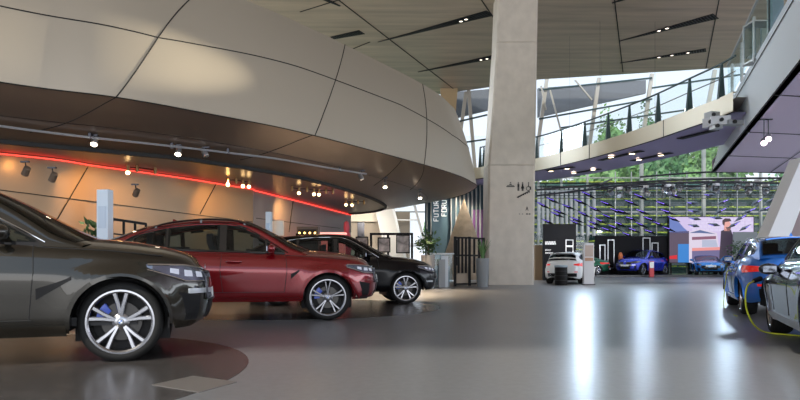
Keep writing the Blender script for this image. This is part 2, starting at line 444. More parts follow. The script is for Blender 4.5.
# ---- concrete pillar
Yp = 27.3
pl = MB(); b0, b1, t0, t1 = at(487,285.5,Yp).x, at(534,285.5,Yp).x, at(500.5,-40,Yp).x, at(538.5,-40,Yp).x
mid0, mid1 = at(488.5,165,Yp).x, at(535.5,165,Yp).x
for (za, zb, xa0, xa1, xb0, xb1) in [(0, CH+(HZ-165)/FPX*Yp-.01, b0, b1, mid0, mid1), (CH+(HZ-165)/FPX*Yp+.01, CH+(HZ-42)/FPX*Yp-.01, mid0, mid1, at(497,42,Yp).x, at(537.5,42,Yp).x), (CH+(HZ-42)/FPX*Yp+.01, CZ, at(497,42,Yp).x, at(537.5,42,Yp).x, at(499,0,Yp).x, at(538.5,0,Yp).x)]:
    c = .08
    def ring(x0, x1, z): return [(x0+c, Yp, z), (x1-c, Yp, z), (x1, Yp+c, z), (x1, Yp+1.6, z), (x0, Yp+1.6, z), (x0, Yp+c, z)]
    A, B = ring(xa0, xa1, za), ring(xb0, xb1, zb)
    pl.add(A+B, [[0,1,2,3,4,5], [11,10,9,8,7,6]]+[(i, (i+1)%6, (i+1)%6+6, i+6) for i in range(6)])
pl.box(((mid0+mid1)/2, Yp+.85, 5.2), (1.9, 1.4, .6)); pl.box((at(518,42,Yp).x, Yp+.85, 10.6), (1.6, 1.4, .4))
pil = pl.build('concrete_pillar', M_conc); tag(pil, 'tall tapered exposed concrete pillar in the middle of the hall', 'pillar')
M_sign = mat('black_print', (.01, .01, .01), .5)
def pil_pt(px, py): p = at(px, py, Yp-.012); return p
def person_sign(x, y, kind):
    m = MB(); c = pil_pt(x, y); s = .042
    def q(dx, dz, w_, h_): m.box((c.x+dx*s, c.y, c.z+dz*s), (w_*s, .012, h_*s))
    m.lathe([(.001, 0), (.75*s, 0), (.75*s, .012), (.001, .012)], (c.x, c.y-.006, c.z+4.2*s), 14, 'Y')
    if kind == 'wheel':
        m.lathe([(1.7*s, 0), (2.3*s, 0), (2.3*s, .012), (1.7*s, .012)], (c.x-.4*s, c.y-.006, c.z-1.6*s), 18, 'Y', closed=True); q(0, 1.6, .9, 3); q(1, .2, 2.2, .8); q(2.2, -1.4, .8, 3)
    else:
        q(0, 1.6, 2.0 if kind == 'man' else 1.6, 3.2); q(-.5, -2, .8, 4); q(.5, -2, .8, 4)
        if kind == 'woman': m.slab([(c.x-1.9*s, c.y-.006, c.z-1.6*s), (c.x+1.9*s, c.y-.006, c.z-1.6*s), (c.x+.5*s, c.y-.006, c.z+2.2*s), (c.x-.5*s, c.y-.006, c.z+2.2*s)], (0, .012, 0))
    return m
for x, k in [(518.4,'man'),(522.6,'woman'),(528.6,'wheel')]:
    person_sign(x, 187, k).build('pictogram', M_sign, pil)
m = MB(); c = pil_pt(510.5, 186.6); m.box(c, (.36, .012, .04)); m.box(c+Vector((0,0,.10)), (.10, .012, .04)); m.box(c+Vector((0,0,.17)), (.05, .012, .05)); m.box(c+Vector((0,0,.05)), (.3, .012, .025)); m.build('pictogram', M_sign, pil)
m = MB()
for k in range(7): m.box(pil_pt(517.5+k*1.8, 197.2-k*.9), (.06, .012, .045)); m.box(pil_pt(518.3+k*1.8, 197-k*.9), (.05, .012, .09))
m.build('escalator_mark', M_sign, pil)
m = MB(); c = pil_pt(527, 209)
m.bar(c+Vector((-.05,0,-.07)), c+Vector((0,0,.1)), .025, .012, (0,1,0)); m.bar(c+Vector((.05,0,-.07)), c+Vector((0,0,.1)), .025, .012, (0,1,0)); m.box(c, (.08,.012,.025))
for k, x in enumerate((519.5, 522.5, 527, 529.5)): m.box(pil_pt(x, 214), (.05 if k < 2 else .08, .012, .03 if k < 2 else .05))
m.build('wayfinding_mark', M_sign, pil)

# ---- bridge across the hall: cream fascia, violet soffit, glass railing
nearB = [Vector((-8, 37.5, 0)), Vector((0, 35.2, 0))] + [Vector((p.x, p.y, 0)) for p in [atz(*q, 5.5) for q in [(470,179.5),(489,177.3),(536,171),(572,163),(607,154),(650,141.5),(688,128.5),(716,119),(733,112)]]]
nB = catmull(nearB, 6)
farB = inward(nB, 3.1)
N = len(nB)-1
MB().grid([[(p.x, p.y, z) for z in (5.5, 6.12)] for p in nB]).grid([[(p.x, p.y, 6.12), (q.x, q.y, 6.12)] for p, q in zip(nB, inward(nB, .15))]).build('wall_bridge', M_cream, smooth=30, kind='structure')
MB().grid([[(p.x, p.y, 5.5), (q.x, q.y, 5.5)] for p, q in zip(nB, farB)]).build('ceiling_bridge', M_violet, smooth=30, kind='structure')
MB().grid([[(p.x, p.y, z) for z in (5.5, 5.95)] for p in farB]).build('wall_bridge_far', M_cream, smooth=30, kind='structure')
MB().grid([[(p.x, p.y, 5.95), (q.x, q.y, 5.95)] for p, q in zip(inward(nB, .12), farB)]).build('floor_bridge', M_conc, smooth=30, kind='structure')
sm = MB()
for px in (505, 560, 590, 663):
    p = min(nB, key=lambda q: abs(400+q.x/q.y*FPX-px)); sm.box((p.x, p.y-.01, 5.81), (.02, .03, .62))
sm.tube([(p.x, p.y-.01, 5.5) for p in nB], .02, 6); sm.build('trim_bridge', M_seam, kind='structure')
gr = thing('glass_railing', (0,0,0), 0, 'glass railing with slim grey posts along the curved bridge', 'railing')
rb = inward(nB, .08)[14:]
MB().grid([[(p.x, p.y, z) for z in (6.15, 7.15)] for p in rb]).build('glass_pane', G_rail, gr)
MB().tube([(p.x, p.y, 7.2) for p in rb], .035, 8).build('handrail', mat('dark_teal_steel', (.05,.085,.09), .4, .4), gr, smooth=50)
MB().tube([(p.x+.02, p.y+.05, 6.75) for p in rb], .018, 6).build('mid_rail', M_steel, gr, smooth=50)
for px in (463, 484, 536.5, 563.5, 586, 608.5, 633, 660, 689, 722):
    p = min(rb, key=lambda q: abs(400+q.x/q.y*FPX-px))
    t = 1; MB().add([(p.x-.10,p.y,6.1),(p.x+.10,p.y,6.1),(p.x+.10,p.y+.14,6.1),(p.x-.10,p.y+.14,6.1),(p.x-.03,p.y,7.2),(p.x+.03,p.y,7.2),(p.x+.03,p.y+.06,7.2),(p.x-.03,p.y+.06,7.2)],
             [(0,1,2,3),(7,6,5,4),(0,4,5,1),(1,5,6,2),(2,6,7,3),(3,7,4,0)]).build('post', mat('dark_teal_steel', (.05,.085,.09), .4, .4), gr)
# soffit slots and downlights of the bridge
def bpt(px, py): return atz(px, py, 5.47)
M_down = mat('downlight', (1,.9,.7), .4, emit=(1, .82, .5), estr=6)
i = 0
for a, b, l in [((600,160.5),(642,151),'dark slot in the bridge soffit with lamps, middle one'), ((632,161),(671,153),'dark slot in the bridge soffit, right of the middle one'), ((680,139),(716,130),'widest dark slot in the bridge soffit, nearest the right gallery'),
                ((547,170.5),(574,167),'short dark slot in the bridge soffit beside the pillar'), ((572,173.5),(600,169),'short dark slot at the far edge of the bridge soffit')]:
    A, B = bpt(*a), bpt(*b); tag(MB().bar(A, B, .28, .02).build('soffit_slot', M_seam), l, 'ceiling slot', 'slots in the bridge soffit')
dl = [(611,156.5,'nearest'),(632,153,''),(639,159,''),(661,154.5,''),(551,170.5,''),(567,168,''),(574,172.5,''),(593,169,''),(458,187.5,''),(467,186.3,'')]
dn_names = ['left lamp in the middle bridge soffit slot','right lamp in the middle bridge soffit slot','left lamp in the slot right of the middle one','right lamp in the slot right of the middle one',
 'left warm lamp in the bridge slot beside the pillar','second warm lamp in the bridge slot beside the pillar','left lamp at the far edge of the bridge soffit','right lamp at the far edge of the bridge soffit',
 'left warm downlight behind the curved gallery tip','right warm downlight behind the curved gallery tip']
d0 = None
for (px, py, _), l in zip(dl, dn_names):
    p = bpt(px, py)-Vector((0,0,.04)) if px > 500 else bpt(px, py-5)-Vector((0,0,.04))
    if d0 is None:
        d0 = MB().lathe([(.001,0),(.11,0),(.13,.03),(.001,.03)], n=14).build('downlight', M_down, smooth=40); o = d0; tag(o, l, 'lamp', 'downlights in the bridge soffit')
        MB().lathe([(.13,-.005),(.16,-.005),(.16,.035),(.13,.035)], n=14, closed=True).build('lamp_ring', M_darkmet, o)
    else: o = dup(d0, p, 0, l)
    o.location = p

# ---- right gallery: pale fascia running towards the camera, soffit, glass railing
A5, B5 = atz(712,172,5.0), atz(800,62,5.0); dR = (B5-A5).normalized(); E5 = A5+dR*27
T7 = Vector((11.8, 22.0, 6.7)); Tn = A5+dR*27; Tn = Vector((Tn.x, Tn.y, 6.7))
# top edge parallel to the bottom edge
T7 = A5 + dR*5.9; T7 = Vector((T7.x, T7.y, 6.7))
MB().slab([A5, E5, Tn, T7], (.18, .05, 0)).build('wall_gallery_right', M_conc_blue, kind='structure')
MB().add([A5+Vector((.0,0,0)), E5, E5+Vector((14,0,0)), A5+Vector((14,0,0)), A5+Vector((0,0,.5)), E5+Vector((0.2,0,.5)), E5+Vector((14,0,.5)), A5+Vector((14,0,.5))],
   [(0,1,2,3),(4,7,6,5),(0,3,7,4),(1,5,6,2),(2,6,7,3)]).build('ceiling_gallery_right', mat('mauve_alu', (.84,.70,.88), .4, .1), kind='structure')
sm = MB(); off = Vector((-.02,0,0))
sm.tube([A5+off, E5+off], .02, 6); sm.tube([T7+off+Vector((0,0,-.25)), Tn+off+Vector((0,0,-.25))], .012, 6)
for k in (1,2,3): p = A5+dR*(k*4.5); sm.tube([p+Vector((0,0,-.01)), p+Vector((13,2.5,-.01))], .012, 5)
sm.tube([A5+Vector((2.6,0,-.01)), E5+Vector((2.6,0,-.01))], .012, 5)
sm.build('trim_gallery_right', M_seam, kind='structure')
gr2 = thing('glass_railing', (0,0,0), 0, 'tall glass balustrade on top of the pale right gallery wall', 'railing')
up = Vector((0,0,1.25)); a_, b_ = T7+Vector((-.1,0,0)), Tn+Vector((-.1,0,0))
MB().slab([a_, b_, b_+up, a_+up], (.03,0,0)).build('glass_pane', G_rail, gr2)
MB().tube([a_+up, b_+up], .035, 8).build('handrail', M_steel, gr2, smooth=50)
for k in range(6):
    p = a_+dR*(.3+k*2.2)+Vector((.12,0,0)); MB().bar(p, p+up, .08, .05).build('post', M_steel, gr2)
# lift glass shaft and grey mast seen behind the railing
ls = thing('glass_cabinet', (0,0,0), 0, 'pale glass box standing on the right gallery behind its balustrade', 'glass box')
p = at(752,40,17.5); MB().box((p.x+.15, p.y, p.z), (.5,.5,.9)).build('glass_box', G_case, ls); 
fr = MB()
for a in (-1,1):
    for b in (-1,1): fr.box((p.x+.15+a*.25, p.y+b*.25, p.z-.1), (.035,.035,1.2))
for zz in (-.62,.45): fr.box((p.x+.15, p.y, p.z+zz), (.52,.52,.04))
fr.build('frame', M_steel, ls)
ms = MB(); q = at(777, 8, 15.5); ms.bar((q.x,q.y,6.5), (q.x,q.y,8.6), .28, .1); tag(ms.build('grey_mast', mat('blue_grey_paint',(.16,.25,.30),.4)), 'blue-grey flat mast on the right gallery at the top edge', 'mast')
# leaning white support at the far right
ln = MB()
A, B, C_, D = at(802,157,15.5), at(802,205,15.5), at(764,305,15.5), at(739,305,15.5)
ln.slab([A, B, C_, D], (0, .5, 0)); o = ln.build('leaning_column', M_white); tag(o, 'wide white column leaning to the right behind the blue estate', 'column')
ln = MB(); ln.slab([at(803,200,16.3), at(900,200,16.3), at(900,290,16.3), at(770,290,16.3)], (0,.2,0)); ln.build('wall_right', mat('pinkish_brown', (.26,.19,.19), .5), kind='structure')

# ---- far end: glazing with mullions
YF = 48.0
fr = MB()
gl = MB().box((18, YF, 5.4), (44, .02, 10.8)); gl.build('window_1', G_facade, kind='structure')
for px in (538, 561, 587, 641, 703, 760, 820): x = at(px, 0, YF).x; fr.box((x, YF-.1, 5.4), (.22 if px in (641, 703) else .12, .25, 10.8))
for py in (178, 212, 246): fr.box((18, YF-.1, at(0, py, YF).z), (40, .12, .09))
fr.build('window_frame_1', mat('pale_mullion', (.50,.52,.48), .5, .2), kind='structure')
fr = MB()
for px in (614, 630, 655, 668, 685, 716, 735, 775): x = at(px, 0, YF).x; fr.box((x, YF-.3, 4.0), (.05, .08, 8.0))
fr.build('trim_facade_rods', M_steel, kind='structure')
fs = thing('fin_screen', (0,0,0), 0, 'row of tall white upright fins on the glass just right of the pillar', 'fin screen')
for px in (539, 543, 547.5, 552, 557, 562, 566.5, 571, 576, 582, 588, 594): x = at(px, 0, YF-.8).x; MB().box((x, YF-.8, at(0, 212, YF-.8).z), (.16, .3, 3.6)).build('fin', M_white, fs)
for py in (190.5, 233.5): MB().box(((at(539,0,YF-.8).x+at(594,0,YF-.8).x)/2, YF-.6, at(0,py,YF-.8).z), (4.5,.1,.12)).build('rail', M_white, fs)
# roof glazing between ceiling edge and bridge
YG = 43.5
gl = MB(); gl.slab([at(380,160,YG), at(770,160,YG), at(770,62,YG), at(380,62,YG)], (0,.02,0)); gl.build('window_2', G_facade, kind='structure')
fr = MB()
for a, b in [((466,92),(457,158)), ((547,78),(537,150)), ((599,78),(589,148)), ((652,74),(643,135)), ((715,70),(705,120)), ((468,84),(475,170))]:
    fr.bar(at(*a, YG), at(*b, YG), .24, .2)
for a, b in [((575,80),(592,100)), ((550,90),(566,150)), ((541,86),(546,110))]:
    fr.bar(at(*a, YG-.2), at(*b, YG-.2), .10, .1)
fr.build('window_frame_2', mat('pale_steel', (.55,.52,.46), .35, .5), kind='structure')
f2 = MB()
for a, b in [((539,90),(652,78)), ((539,119),(652,99)), ((652,88),(745,74)), ((440,146),(495,138)), ((440,126),(495,113)), ((560,128),(700,108))]:
    f2.bar(at(*a, YG-.15), at(*b, YG-.15), .13, .1)
f2.build('window_frame_3', mat('dark_teal_steel', (.05,.085,.09), .4, .4), kind='structure')
pn = MB(); pn.slab([at(538,88,45.5), at(646,80,45.5), at(646,93,45.5), at(538,117,45.5)], (0,.3,0)); pn.slab([at(455,92,45.5), at(500,88,45.5), at(500,107,45.5), at(455,118,45.5)], (0,.3,0))
pn.build('wall_roof_louvre', mat('grey_louvre', (.16,.17,.19), .5), kind='structure')
MB().slab([at(440,84,42.8), at(458,84,42.8), at(452,160,42.8), at(447,160,42.8)], (0,.4,0)).build('trim_tan_post', mat('tan_panel', (.50,.36,.20), .5), kind='structure')

# ---- building with planted ledges outside the glass
bd = thing('green_building', (0,0,0), 0, 'teal building with rows of planted green ledges outside the glass', 'building')
YO = 58.0
MB().box((31, YO+1, 4.3), (50, 1.6, 8.6)).build('wall', M_teal, bd)
lg = MB()
for k in range(11):
    z = .7+k*.78; b = MB(); b.box((31, YO-.35, z-.1), (49, .7, .06)); b.build('ledge', mat('ledge_green', (.04,.10,.07), .6), bd)
    f = MB()
    for j in range(420):
        x = random.uniform(7, 55); s = random.uniform(.10,.22)
        f.box((x, YO-.55+random.uniform(-.15,.1), z+random.uniform(-.02,.03)), (s*1.6, s, s*.55), random.random()*3)
    f.build('planting', M_lime, bd)['kind'] = 'stuff'
wn = MB()
for k in range(10):
    for j in range(26): wn.box((7+j*1.9, YO+.18, 1.05+k*.78), (1.4, .06, .4))
wn.build('window_band', mat('dark_window', (.04,.10,.11), .1, coat=1.), bd)['kind'] = 'stuff'

def tree(px, Y, topy, wpx, col, label):
    base = at(px, 0, Y); H = CH+(HZ-topy)/FPX*Y; r = wpx/FPX*Y/2
    t = thing('tree', (base.x, Y, -.2), 0, label, 'tree', 'trees beyond the glass')
    MB().tube([(0,0,0),(.1,0,H*.4),(0,.1,H*.7)], [.25,.2,.08], 8).build('trunk', mat('bark', (.10,.07,.05), .9), t)
    f = MB(); rws = []
    for i_ in range(13):
        b_ = -1+2*i_/12; rws.append([(cos(a_)*math.sqrt(max(0,1-b_*b_))*r*.80*(1+.14*sin(3*a_+px)+.1*cos(5*b_+a_*2)+.06*sin(9*a_+7*b_)), sin(a_)*math.sqrt(max(0,1-b_*b_))*r*.55*(1+.14*sin(3*a_+px)), H*.62+b_*H*.33) for a_ in [2*PI*q/22 for q in range(22)]])
    f.grid(rws, close=True)
    for k in range(2600):
        a, b = random.uniform(0, 2*PI), random.uniform(-1, 1); q = random.uniform(.5, 1)**.5
        lump = 1+.18*sin(3*a+px)+.15*cos(5*b+a*2)
        c = Vector((cos(a)*math.sqrt(1-b*b)*r*q*lump, sin(a)*math.sqrt(1-b*b)*r*q*.7*lump, H*.62+b*H*.38*q*lump)); s = random.uniform(.18,.42)
        n = Vector((random.gauss(0,1), random.gauss(0,1), random.gauss(0,1))).normalized(); u = n.orthogonal().normalized()*s; v = n.cross(u)
        f.add([c-u, c+v*.6, c+u, c-v*.6], [(0,1,2,3)])
    f.build('foliage', col, t, fix=False)
L1 = mat('tree_leaf_light', (.15,.29,.10), .6, noise=(.6,.5,(1,1,1))); L2 = mat('tree_leaf_mid', (.08,.20,.08), .6, noise=(.6,.5,(1,1,1)))
tree(556, 64, 176, 44, L2, 'tree behind the building nearest the concrete pillar')
tree(610, 66, 140, 84, L1, 'pale green tree seen just under the middle of the bridge')
tree(668, 78, 136, 70, L2, 'mid green tree seen under the bridge, second from its right end')
tree(712, 66, 138, 62, L1, 'tall pale tree seen between the bridge and the right gallery')
tree(612, 104, 116, 50, L1, 'distant tree whose top shows above the bridge railing')
tree(650, 118, 112, 46, L2, 'distant darker tree top showing above the bridge railing')
tree(790, 68, 172, 80, L2, 'dark tree behind the leaning white column')
tree(436, 62, 196, 20, L1, 'bright tree outside the slanted window left of the banner')

# ================================================================== CARS
def spw(v, p): return math.copysign(abs(v)**p, v)
class Car:
    """Analytic car body: x forward (0 = front axle), y to the left, z up."""
    def __init__(s, **k):
        s.__dict__.update(k)
        s.xr_ax = -s.wb; s.nose = s.fo; s.tail = -(s.wb+s.ro)
        s.xm = -s.wb/2; s.Lf = s.nose-s.xm; s.Lr = s.xm-s.tail
        s.k = k.get('k', .42)
    def zs(s, x): return tab(s.shoulder, x)
    def zsill(s, x): return s.sill + s.__dict__.get('tuck_f', .04)*max(0, (x-.45)/(s.fo-.45))**1.5 + .10*max(0, (-s.wb-.45-x)/(s.ro-.45))**1.5
    def zbot(s, x):
        z = s.zsill(x)
        for xa in (0, s.xr_ax):
            d = abs(x-xa)
            if d < s.ra: z = max(z, s.r + math.sqrt(max(0, s.ra**2-d*d))*1.0)
        return z
    def tz(s, x, z): zl = s.zsill(x); return min(1, max(0, (z-zl)/(s.zs(x)-zl)))
    def prof(s, t): return ltab(s.profile, t)
    def noset(s, t): return tab(s.nosep, t)
    def tailt(s, t): return tab(s.tailp, t)
    def flare(s, x, z):
        f = 0
        for xa in (0, s.xr_ax):
            d = math.hypot(x-xa, z-s.r)
            f = max(f, .035*math.exp(-((d-s.ra)/.13)**2))
        return f
    def plan(s, x):
        if x > s.xm: d = min(1, (x-s.xm)/s.Lf); n = s.nf
        else: d = min(1, (s.xm-x)/s.Lr); n = s.nr
        return max(0, 1-d**n)**(1/n)
    def Y(s, x, z, t=None):
        t = s.tz(x, z) if t is None else t
        # correct for nose set-back by level
        xe = x
        if x > .5: xe = .5+(x-.5)*(s.fo-.5)/(s.fo-.5+s.noset(t))
        if x < -s.wb-.5: b = -s.wb-.5; xe = b+(x-b)*(s.ro-.5)/(s.ro-.5+s.tailt(t))
        return s.W*s.prof(t)*s.plan(xe)+s.flare(x, z)
    def end(s, a, z, front, off=0.):
        """point on the front/rear cap: a = angle 0 (centre) .. 90 (side), signed"""
        n = s.nf if front else s.nr; L = s.Lf if front else s.Lr
        dx, dy = abs(cos(rad(a)))**(2/n), spw(sin(rad(a)), 2/n)
        sg = 1 if front else -1
        x = s.xm+sg*dx*L
        for _ in range(2):
            t = s.tz(x, z)
            x = s.xm+sg*dx*L
            if front and x > .5: x += (x-.5)/(s.fo-.5)*s.noset(t)
            if not front and x < -s.wb-.5: x -= (-s.wb-.5-x)/(s.ro-.5)*s.tailt(t)
            x -= sg*s.wedge*(dy*dy)*max(0, (abs(x-s.xm)/L-.55)/.45)
        y = dy*s.W*s.prof(t)
        nv = Vector((sg*abs(cos(rad(a))), spw(sin(rad(a)),1), 0)); 
        return Vector((x, y, z))+nv*off
    def stations(s):
        """list of (d_x signed -1..1, d_y 0..1) from front centre along the left side to rear centre"""
        out_ = []
        for i in range(13): 
            dy = i/12*.86; out_.append((1, (1-dy**s.nf)**(1/s.nf), dy))
        xs = set()
        x0 = s.xm+s.Lf*out_[-1][1]; x1 = s.xm-s.Lr*(1-.86**s.nr)**(1/s.nr)
        n = 56
        for i in range(1, n): xs.add(round(lerp(x0, x1, i/n), 4))
        for xa in (0, s.xr_ax):
            for c in (1,.995,.975,.94,.88,.8,.7,.58,.44,.3,.15,0):
                for sg in (-1, 1):
                    xs.add(round(xa+sg*s.ra*c, 4))
            xs.add(round(xa+s.ra*1.002, 4)); xs.add(round(xa-s.ra*1.002, 4))
        for x in sorted(xs, reverse=True):
            if not (x1 < x < x0): continue
            if x > s.xm: d = (x-s.xm)/s.Lf; out_.append((1, d, (1-d**s.nf)**(1/s.nf)))
            else: d = (s.xm-x)/s.Lr; out_.append((-1, d, (1-d**s.nr)**(1/s.nr)))
        for i in range(13):
            dy = .86*(1-i/12); out_.append((-1, (1-dy**s.nr)**(1/s.nr), dy))
        return out_
    def pt(s, st, t):
        sg, dx, dy = st
        x = s.xm+sg*dx*(s.Lf if sg > 0 else s.Lr)
        if sg > 0 and x > .5: x += (x-.5)/(s.fo-.5)*s.noset(t)
        if sg < 0 and x < -s.wb-.5: x -= (-s.wb-.5-x)/(s.ro-.5)*s.tailt(t)
        L = s.Lf if sg > 0 else s.Lr
        x -= sg*s.wedge*(dy*dy)*max(0, (abs(x-s.xm)/L-.55)/.45)
        zb, zt = s.zbot(x), s.zs(x)
        z = lerp(zb, zt, t); tt = s.tz(x, z)
        y = dy*s.W*s.prof(tt)+(s.flare(x, z) if dy > .5 else 0)
        return Vector((x, y, z))
    def body(s):
        m = MB(); T = [0,.04,.1,.2,.3,.4,.5,.58,.64,.70,.76,.84,.92,.97,1]
        S = s.stations(); S2 = S+[(a, b, -c) for a, b, c in S[::-1][1:-1]]
        rows = []
        def pt2(st, t):
            q = s.pt((st[0], st[1], abs(st[2])), t)
            return Vector((q.x, math.copysign(q.y, st[2]) if st[2] else 0, q.z))
        m.grid([[pt2(st, t) for st in S2] for t in T], close=True)
        # bonnet / deck: rows across, open under the cabin
        rows = []; xcf, xcr = s.roof[-1][0]-.30, s.roof[0][0]+.25; was = None
        for st in S:
            e = s.pt(st, 1.0); open_ = xcr < e.x < xcf
            if was is not None and open_ != was and len(rows) > 1: m.grid(rows); rows = []
            was = open_
            if open_: rows = []; continue
            cr_ = tab(s.crown, e.x)
            rows.append([Vector((e.x+(0.0), e.y*q, e.z+cr_*(1-abs(q)**2.6)*min(1, abs(e.y)/(.45*s.W)+ (0)))) for q in [i/8 for i in range(8, -9, -1)]])
        if len(rows) > 1: m.grid(rows)
        # turned-in lower lip
        return m
    def zdeck(s, x, q=0):
        return s.zs(x)+tab(s.crown, x)*(1-abs(q)**2.6)
    # greenhouse --------------------------------------------------
    def gw(s, x): return tab(s.gwid, x)
    def gz(s, x): return tab(s.roof, x)
    def gy(s, x, z): return s.gw(x)-s.k*(z-s.zs(x))
    def gsec(s, x, q):
        """q in [-1,1] across the top; returns point on the roof curve"""
        zr = s.gz(x); zb = s.zs(x)-.03; h_ = max(.001, zr-zb); z1 = zr-min(.13, .55*h_)
        y1 = s.gy(x, z1); a = abs(q)*PI/2; e = 2/2.6
        y = y1*sin(a)**e; z = z1+(zr-z1)*abs(cos(a))**e
        return Vector((x-s.gshift(x)*(y/s.gw(x))**2, math.copysign(y, q), z))
    def gshift(s, x):
        xf, xb = s.roof[-1][0], s.roof[0][0]
        f = max(0, (x-(xf-1.0))/1.0); b = max(0, ((xb+.7)-x)/.7)
        return .22*f**1.3-.12*b
    def cabin(s, spec):
        m = MB(); xf, xb = s.roof[-1][0], s.roof[0][0]; n = 96; rows = []; NS = 12
        for i in range(n+1):
            x = lerp(xf, xb, i/n); zb = s.zs(x)-.03; zr = s.gz(x); h_ = max(.001, zr-zb); z1 = zr-min(.13, .55*h_)
            def side(sg):
                o_ = []
                for j in range(NS):
                    z = lerp(zb, z1, j/NS); y = s.gy(x, z)
                    o_.append(Vector((x-s.gshift(x)*(y/s.gw(x))**2, sg*y, z)))
                return o_
            top = [s.gsec(x, q/10) for q in range(10, -11, -1)]
            rows.append(side(1)+top+side(-1)[::-1])
        K = len(rows[0]); base = 0
        for r in rows: m.v += [tuple(p) for p in r]
        for i in range(n):
            for j in range(K-1):
                x0, x1 = lerp(xf, xb, i/n), lerp(xf, xb, (i+1)/n)
                q4 = [rows[i][j], rows[i][j+1], rows[i+1][j], rows[i+1][j+1]]; z0 = min(p.z for p in q4); z1 = max(p.z for p in q4)
                cut = False; black = False
                if j < NS or j >= K-1-NS:
                    for xa, xw, zl, zh in spec['windows']:
                        if x0 <= xa-.005 and x1 >= xw+.005 and z0 > max(ltab(zl, x0), ltab(zl, x1))-.0 and z1 < min(ltab(zh, x0), ltab(zh, x1))+.0: cut = True
                        if x0 <= xa+.07 and x1 >= xw-.07 and z0 > ltab(zl, x0)-.05 and z1 < ltab(zh, x0)+.04: black = True
                else:
                    qa = abs((j-NS)/10-1); qb = abs((j+1-NS)/10-1); qq = max(qa, qb)
                    if qq < .79 and ((x0 < s.roof[-1][0]-.12 and x1 > spec['ws_top']) or (x0 < spec['rw_top'] and x1 > s.roof[0][0]+spec.get('rw_low', .10))): cut = True
                if cut: continue
                m.f.append([i*K+j, i*K+j+1, (i+1)*K+j+1, (i+1)*K+j]); m.mi.append(1 if black else 0)
        return m
    def side_patch(s, xa, xb, zlo, zhi, off, sg, n=14, mrows=5, cabin=True):
        rows = []
        for i in range(n+1):
            x = lerp(xa, xb, i/n); a, b = zlo(x), zhi(x); r = []
            for j in range(mrows+1):
                z = lerp(a, max(a+.002, b), j/mrows)
                y = (s.gy(x, z) if cabin else s.Y(x, z))+off
                xx = x-s.gshift(x)*(s.gy(x, z)/s.gw(x))**2 if cabin else x
                r.append(Vector((xx, sg*y, z)))
            rows.append(r)
        return rows
    def seam(s, pts, sg, off=.003, w_=.006, cabin=False):
        o_ = []
        for i in range(len(pts)-1):
            for k in range(5):
                x, z = lerp(pts[i][0], pts[i+1][0], k/5), lerp(pts[i][1], pts[i+1][1], k/5)
                o_.append((x, z))
        o_.append(pts[-1])
        return [Vector((x-(s.gshift(x) if cabin else 0), sg*((s.gy(x, z) if cabin else s.Y(x, z))+off), z)) for x, z in o_]

def wheel_mesh_parts(r, rr, wd, style, parent, caliper=True, detail=True, metal=None):
    """wheel with its outer face at +y; returns nothing, all children of parent (a rim mesh)"""
    pass

